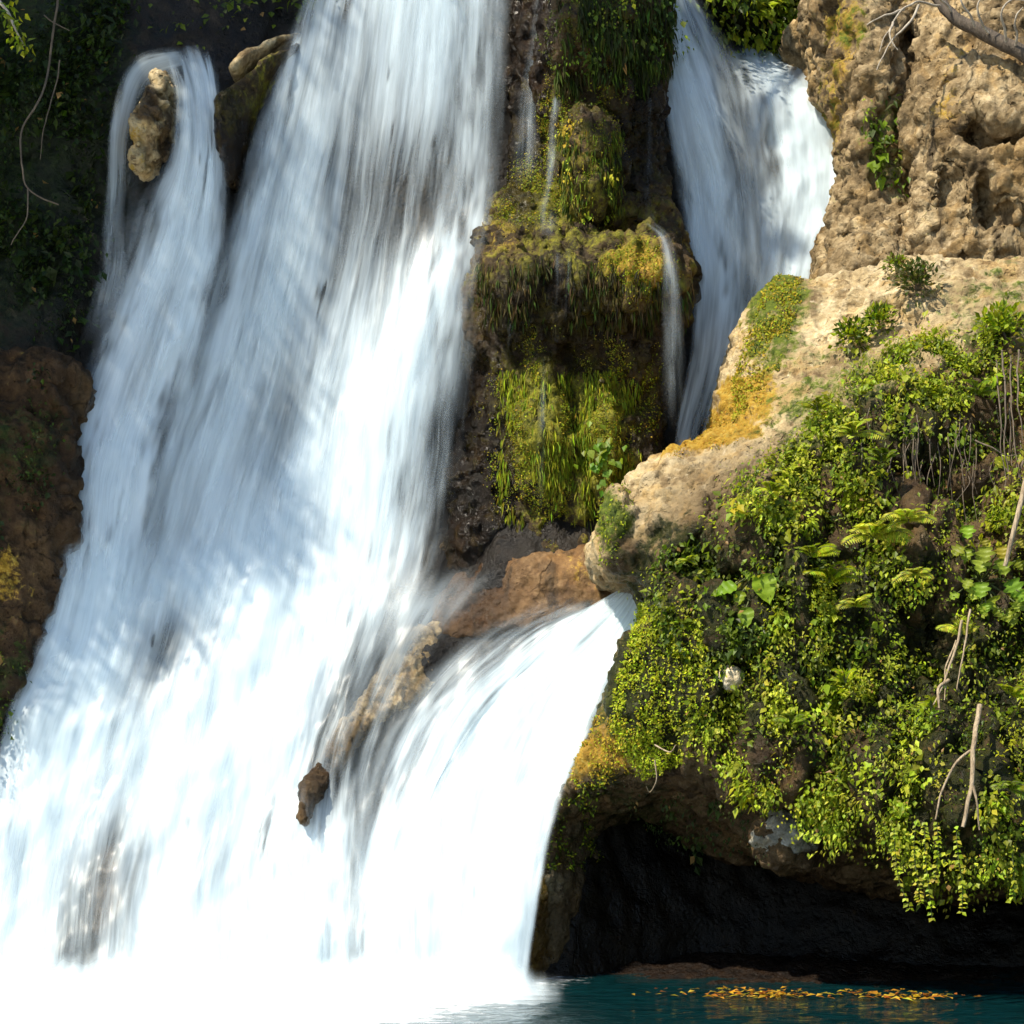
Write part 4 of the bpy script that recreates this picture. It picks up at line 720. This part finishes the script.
for a in [(842, 335, 'round dark green bush in the hollow of the tan ledge', 260, .07, [MG, DG, YG], OV, ON, .17), (873, 318, 'looser green bush behind the round one on the tan ledge', 220, .07, [MG, YG, DG], OV, ON, .17), (912, 280, 'dull olive bush under the square rock block', 300, .065, [DG, (.10, .09, .03)], OV, ON, .22), (1000, 330, 'grassy bright bush at the top of the leaf mat near the frame edge', 320, .08, [YG, MG], OV, ON, .24), (893, 262, 'small sparse bush at the foot of the cracked buttress', 120, .06, [MG, (.12, .10, .03)], OV, ON, .13)]: bush(*a)
for px, py, lab, n, L, ti in [(880, 470, 'dark fern hanging in the shaded slot under the upper mat', 6, .26, MG), (905, 575, 'large pale fern spreading left of the dark hollow with the hanging stems', 7, .36, LG), (800, 560, 'upright fern just right of the dark leafy pocket', 6, .28, YG), (1000, 700, 'fern half hidden behind the big ragged leaves, low at the frame edge', 6, .3, YG), (790, 720, 'lone fern in the dim lower part of the mat above the grey stone', 6, .26, MG), (850, 440, 'bright fern in the upper mat below the bare tan slope', 7, .28, LG)]:
    fern(px, py, lab, n, L, ti)
p0 = surf(602, 462, CV, CN)[0]; t = empty('leafy_sprig', p0, 'little sprig of round bright green leaves on the mossy column', 'plant')
n = 46; P = np.c_[RNG.normal(size=n) * .10, -.10 - .08 * RNG.random(n), RNG.normal(size=n) * .14]; mk('foliage', [leaves(P, np.c_[RNG.normal(size=n) * .5, -.4 + 0 * P[:, 0], -.7 + 0 * P[:, 0]], np.array([-.3, -.7, .6]) + .25 * RNG.normal(size=(n, 3)), .11 * (.7 + .5 * RNG.random(n)), .8, tints(n, [MG, (.10, .19, .012)], .15))], M_leaf, t)
new_mesh('stem', *tube([(0, .06, .12), (0, -.06, .05), (.02, -.1, -.12)], .01, .004, 10, 5)[:2], M_stem, parent=t)
OPX, OPY = PX(OV)
def before(p, gap):
    m = np.hypot(OPX - p[0], OPY - p[1]) < 14
    return (p[0], p[1], min(p[2], OV[m, 1].min() - gap)) if m.any() else p
def vine(pts, label, L=.05, step=.04, tint=LG):
    ym = min(before(p, .2)[2] for p in pts); C = np.array([W(a, b, min(y, ym)) for a, b, y in pts]); p0 = C[0].copy(); t = empty('hanging_vine', p0, label, 'vine', 'leafy vines hanging from the overhang'); C = C - p0
    ln = np.linalg.norm(np.diff(C, axis=0), axis=1).sum(); n = max(8, int(ln / step)); P = catmull(C, n); P = np.repeat(P, 2, 0); s = np.tile([1, -1], n)[:, None]
    D = np.c_[s[:, 0] * .8, -.25 + 0 * s[:, 0], -.55 + 0 * s[:, 0]] + .3 * RNG.normal(size=(2 * n, 3)); mk('foliage', [leaves(P, D, np.array([-.3, -.6, .7]) + .3 * RNG.normal(size=(2 * n, 3)), L * (.7 + .6 * RNG.random(2 * n)), .75, tints(2 * n, [tint, YG], .2))], M_leaf, t)
    new_mesh('stem', *tube(C, .005, .003, 30, 5)[:2], M_stem, parent=t)
for pts, lab in [([(925, 822, -1.23), (925, 850, -1.28), (928, 880, -1.28), (932, 918, -1.28)], 'longest twin-leaved vine dangling over the dark hollow'), ([(916, 820, -1.23), (914, 850, -1.28), (918, 885, -1.28), (921, 902, -1.28)], 'vine hanging close against the longest vine'), ([(937, 822, -1.18), (938, 850, -1.23), (935, 880, -1.28)], 'short vine on the far side of the longest vine'),
        ([(956, 826, -1.23), (958, 855, -1.28), (962, 885, -1.28), (962, 912, -1.28)], 'lone vine with rounded pale leaves hanging below the forked root'), ([(894, 828, -1.08), (895, 850, -1.13), (899, 880, -1.13), (910, 908, -1.13)], 'sparse slanting vine at the inner end of the row'), ([(1012, 850, -1.28), (1014, 880, -1.28), (1012, 900, -1.28)], 'short bushy vine at the edge of the frame')]: vine(pts, lab)
def roots(name, label, cat, lines, mat=M_root, group=None, part='strand', wob=.03):
    if name in ('forked_root', 'leaning_stick', 'brown_rootlets', 'pale_rootlet'): lines = [([before(p, .26) for p in a], b, c) for a, b, c in lines]
    p0 = np.array(W(*lines[0][0][0])); t = empty(name, p0, label, cat, group)
    for pts, r0, r1 in lines: new_mesh(part, *tube(np.array([W(*p) for p in pts]) - p0, r0, r1, 30, 7, wob)[:2], mat, parent=t)
roots('forked_root', 'pale forked root dangling down the leaf mat to the lip of the overhang', 'root', [([(980, 705, -1.30), (974, 745, -1.35), (970, 790, -1.40), (962, 826, -1.40)], .026, .018), ([(974, 748, -1.35), (955, 765, -1.40), (943, 790, -1.40), (935, 820, -1.35)], .014, .008), ([(972, 785, -1.40), (977, 805, -1.40), (979, 830, -1.35)], .013, .007)])
roots('leaning_stick', 'bare pale stick leaning out of the big ragged leaves at the frame edge', 'branch', [([(1034, 440, -1.25), (1024, 490, -1.35), (1014, 530, -1.40), (1005, 566, -1.35)], .03, .022)], wob=.01)
roots('dry_rootlets', 'bundle of thin dry rootlets hanging from the grassy bush', 'roots', [([(1002, 350, -.3), (1006, 400, -.75), (1004, 440, -.85), (1008, 480, -.9)], .010, .005), ([(1010, 355, -.3), (1012, 410, -.75), (1016, 450, -.85), (1019, 478, -.9)], .009, .004), ([(996, 360, -.3), (1000, 410, -.75), (1001, 450, -.8), (1006, 492, -.9)], .008, .004), ([(975, 440, -.7), (990, 446, -.85), (1008, 456, -.85), (1024, 452, -.8)], .009, .004), ([(1018, 350, -.3), (1018, 400, -.8), (1024, 440, -.85)], .01, .005)], mat=M_oldroot)
roots('brown_rootlets', 'tangle of brown rootlets under the yellowing fern', 'roots', [([(962, 620, -.85), (952, 660, -.95), (940, 690, -1.0), (934, 705, -1.0)], .014, .006), ([(970, 610, -.85), (964, 650, -.95), (958, 690, -1.0)], .012, .005), ([(948, 680, -.9), (938, 688, -1.0), (940, 708, -1.0)], .018, .010), ([(955, 640, -.9), (946, 670, -.95), (944, 700, -1.0)], .010, .004)])
t_ = []
for k in range(46):
    x = RNG.uniform(862, 1030); y = RNG.uniform(395, 470); l = RNG.uniform(30, 95); p, _n = surf(x, y); a, b = PX(p[None]); Yk = float(p[1]) - .06 - .1 * RNG.random()
    t_.append(([(a[0], b[0], Yk + .1), (a[0] + RNG.normal() * 3, b[0] + l * .4, Yk - .05), (a[0] + RNG.normal() * 5, b[0] + l, Yk - .08)], .006, .002))
roots('dangling_creeper', 'curtain of thin brown creeper stems hanging across the dark slot in the upper mat', 'creeper', t_, M_oldroot, part='stem', wob=.02)
roots('pale_rootlet', 'short curled pale rootlet below the yellow green moss', 'roots', [([(655, 760, -.2), (656, 780, -.25), (650, 792, -.25), (646, 786, -.2)], .008, .004), ([(655, 745, -.2), (670, 752, -.25), (676, 745, -.25)], .008, .004)], wob=.01)
roots('dead_branch', 'dark leaning dead branch with bare grey twigs above the square rock block', 'branch', [([(915, -30, 2.6), (950, 12, 2.3), (985, 34, 2.1), (1040, 62, 1.9)], .06, .085)], M_bark, part='limb', wob=.05)
db = bpy.data.objects['dead_branch']; p0 = np.array(db.location)
for pts in [[(940, 5, 2.2), (915, 2, 2.0), (895, 20, 1.9), (880, 52, 1.9)], [(920, 4, 2.0), (905, 28, 1.9), (890, 45, 1.9), (878, 68, 1.9)], [(950, 10, 2.2), (940, -5, 2), (925, -12, 1.9)], [(905, 10, 1.95), (885, 14, 1.9), (868, 26, 1.9)], [(990, 34, 2.0), (975, 10, 1.85), (990, -10, 1.8)], [(1005, 40, 1.9), (1000, 15, 1.7), (1012, 2, 1.7), (1030, 0, 1.7)], [(975, 28, 2.0), (962, 5, 1.85), (955, -15, 1.8)], [(1015, 45, 1.9), (1014, 20, 1.7), (1024, 8, 1.7)], [(895, 20, 1.9), (892, 36, 1.8), (898, 50, 1.8)]]:
    new_mesh('twig', *tube(np.array([W(*p) for p in pts]) - p0, .016, .005, 24, 6, .06)[:2], M_twig, parent=db)
roots('bank_root', 'thin pale root snaking down the shaded bank near the frame edge', 'root', [([(58, -10, 2.3), (50, 60, 2.2), (40, 100, 2.0), (22, 130, 1.95), (22, 165, 1.9), (28, 190, 1.9), (60, 205, 2.0)], .014, .008), ([(27, 188, 1.9), (26, 215, 1.85), (12, 245, 1.8)], .010, .005)], M_oldroot, 'roots on the shaded bank')
roots('bank_vine', 'straight brown root hanging against the shaded bank nearer the fall', 'root', [([(60, 60, 2.2), (52, 100, 2.1), (44, 130, 2.0), (40, 160, 2.0)], .009, .004), ([(45, 15, 2.1), (60, 25, 2.1), (70, 30, 2.1)], .008, .004)], M_oldroot, 'roots on the shaded bank')
# --- floating leaves
n = 230; cx = RNG.choice([735, 752, 770, 790, 815, 868, 890, 905, 930, 950, 672, 680], n, p=[.16, .16, .14, .08, .06, .08, .1, .08, .05, .04, .03, .02]); px = cx + RNG.normal(size=n) * 20; Yl = -1.12 + .10 * np.sin(cx * .11) + RNG.normal(size=n) * .2 - (cx - 760) * .0010
P = np.c_[(px - HX) * (Yl + 20) / F, Yl, .035 + .012 * RNG.random(n)]
tag(mk('floating_leaves', [leaves(P, np.c_[RNG.normal(size=(n, 2)), .05 * RNG.normal(size=n)], np.c_[.2 * RNG.normal(size=(n, 2)), np.ones(n)], .09 * (.6 + .7 * RNG.random(n)), .6, tints(n, [(.45, .22, .02), (.30, .10, .015), (.5, .34, .04)], .3))]), 'drift of orange and yellow fallen leaves floating on the dark pool', 'leaves', kind='stuff')

# ------------------------------------------------------------------ overhanging tree on the shaded bank (its crown shades that side of the fall)
def shade_tree():
    """crown over the shaded side of the fall; one twig of it hangs into view"""
    root = empty('overhanging_tree', (-12.5, 3.5, 13.5), 'leafy tree leaning over the shaded bank, one sunlit twig hanging into view', 'tree'); o0 = np.array([-12.5, 3.5, 13.5])
    def crown(poly, n, soft=70.0, size=.11):
        q = np.array(poly, float); lo, hi = q.min(0) - soft, q.max(0) + soft; s = lo + RNG.random((n * 2, 2)) * (hi - lo)
        Ys = np.interp(s[:, 1], [0, 500, 700, 1000], [2.9, 2.0, 1.3, .2]); P = np.array([W(a, b, y) for (a, b), y in zip(s, Ys)])
        inside = sstep(soft * .75, -soft, poly_sdf(q, s[:, 0], s[:, 1]) + 60 * fbm(P, .8, 3, .6, off=2.2))
        inside *= sstep(.8, 1.3, np.hypot((s[:, 0] - 150) / 40, (s[:, 1] - 118) / 62)) * sstep(.8, 1.3, np.hypot((s[:, 0] - 262) / 42, (s[:, 1] - 42) / 32))
        keep = RNG.random(len(s)) < inside ** 1.6
        tt = 8.6 + 1.6 * fbm(P, .35, 2) + RNG.normal(size=len(P)) * .5; C = (P + TO_SUN * tt[:, None])[keep]; m = len(C)
        return C, leaves(C, RNG.normal(size=(m, 3)), TO_SUN + .5 * RNG.normal(size=(m, 3)), size * (.6 + .8 * RNG.random(m)), .62, tints(m, [MG, DG, YG], .2))
    ends, (V, Q, T) = crown([(-420, -200), (270, -200), (270, 40), (262, 160), (258, 300), (262, 420), (292, 500), (262, 560), (205, 590), (160, 670), (95, 715), (20, 745), (-60, 790), (-420, 1000)], 52000)
    new_mesh('crown', V - o0, Q, M_leaf, smooth=False, cols=T, parent=root); top = np.array([-8.0, -.5, 16.5]) - o0
    new_mesh('trunk', *tube([np.zeros(3) - np.array([0, 0, 1.2]), np.array([.6, -.4, 1.0]), np.array([2.2, -2, 2.4]), top], .32, .16, 30, 10, .1)[:2], M_bark, parent=root)
    for k in range(16):
        e = ends[RNG.integers(len(ends))] - o0; s0 = np.array([2.2, -2, 2.4]) * (1 - k / 15) + top * (k / 15); new_mesh('limb', *tube([s0, s0 * .55 + e * .45 + np.array([0, 0, .5]), e], .09, .02, 20, 6, .15)[:2], M_bark, parent=root)
    a = np.array(W(-60, -160, .6)) - o0; tw = [a, np.array(W(-10, -20, .5)) - o0, np.array(W(12, 20, .4)) - o0, np.array(W(24, 46, .4)) - o0]
    tg = new_mesh('twig', *tube(tw, .03, .006, 24, 6, .03)[:2], M_twig, parent=root); new_mesh('limb', *tube([top, (top + a) / 2 + np.array([0, 0, .6]), a], .08, .03, 20, 6, .1)[:2], M_bark, parent=root)
    n = 60; P = catmull(tw, 40)[RNG.integers(20, 40, n)] + RNG.normal(size=(n, 3)) * .06; v, q, tt = leaves(P, np.array([.2, -.3, -.7]) + .6 * RNG.normal(size=(n, 3)), np.array([-.4, -.5, .6]) + .4 * RNG.normal(size=(n, 3)), .10 * (.7 + .6 * RNG.random(n)), .5, tints(n, [MG, YG], .2)); new_mesh('leaves', v, q, M_leaf, smooth=False, cols=tt, parent=tg)
    # second tree, added out of view to shade the head of the mossy column
    o1 = np.array([3.2, 7.5, 14.8]); r2 = empty('added_clifftop_tree', o1, 'unseen leafy tree added on the clifftop to shade the head of the mossy column', 'tree')
    ends, (V, Q, T) = crown([(575, -40), (660, -40), (665, 100), (662, 205), (622, 205), (606, 110), (585, 90)], 9000, 30.0)
    new_mesh('crown', V - o1, Q, M_leaf, smooth=False, cols=T, parent=r2); c = ends.mean(0) - o1
    new_mesh('trunk', *tube([np.array([0, 0, -1.5]), np.array([-.4, -.6, 1.2]), c * .5 + np.array([.5, 0, 1.0]), c], .22, .06, 30, 9, .1)[:2], M_bark, parent=r2)
    for k in range(6):
        e = ends[RNG.integers(len(ends))] - o1; s0 = c * .75 + np.array([.2, 0, .5]); new_mesh('limb', *tube([s0, s0 * .5 + e * .5 + np.array([0, 0, .2]), e], .05, .015, 16, 6, .08)[:2], M_bark, parent=r2)
shade_tree()
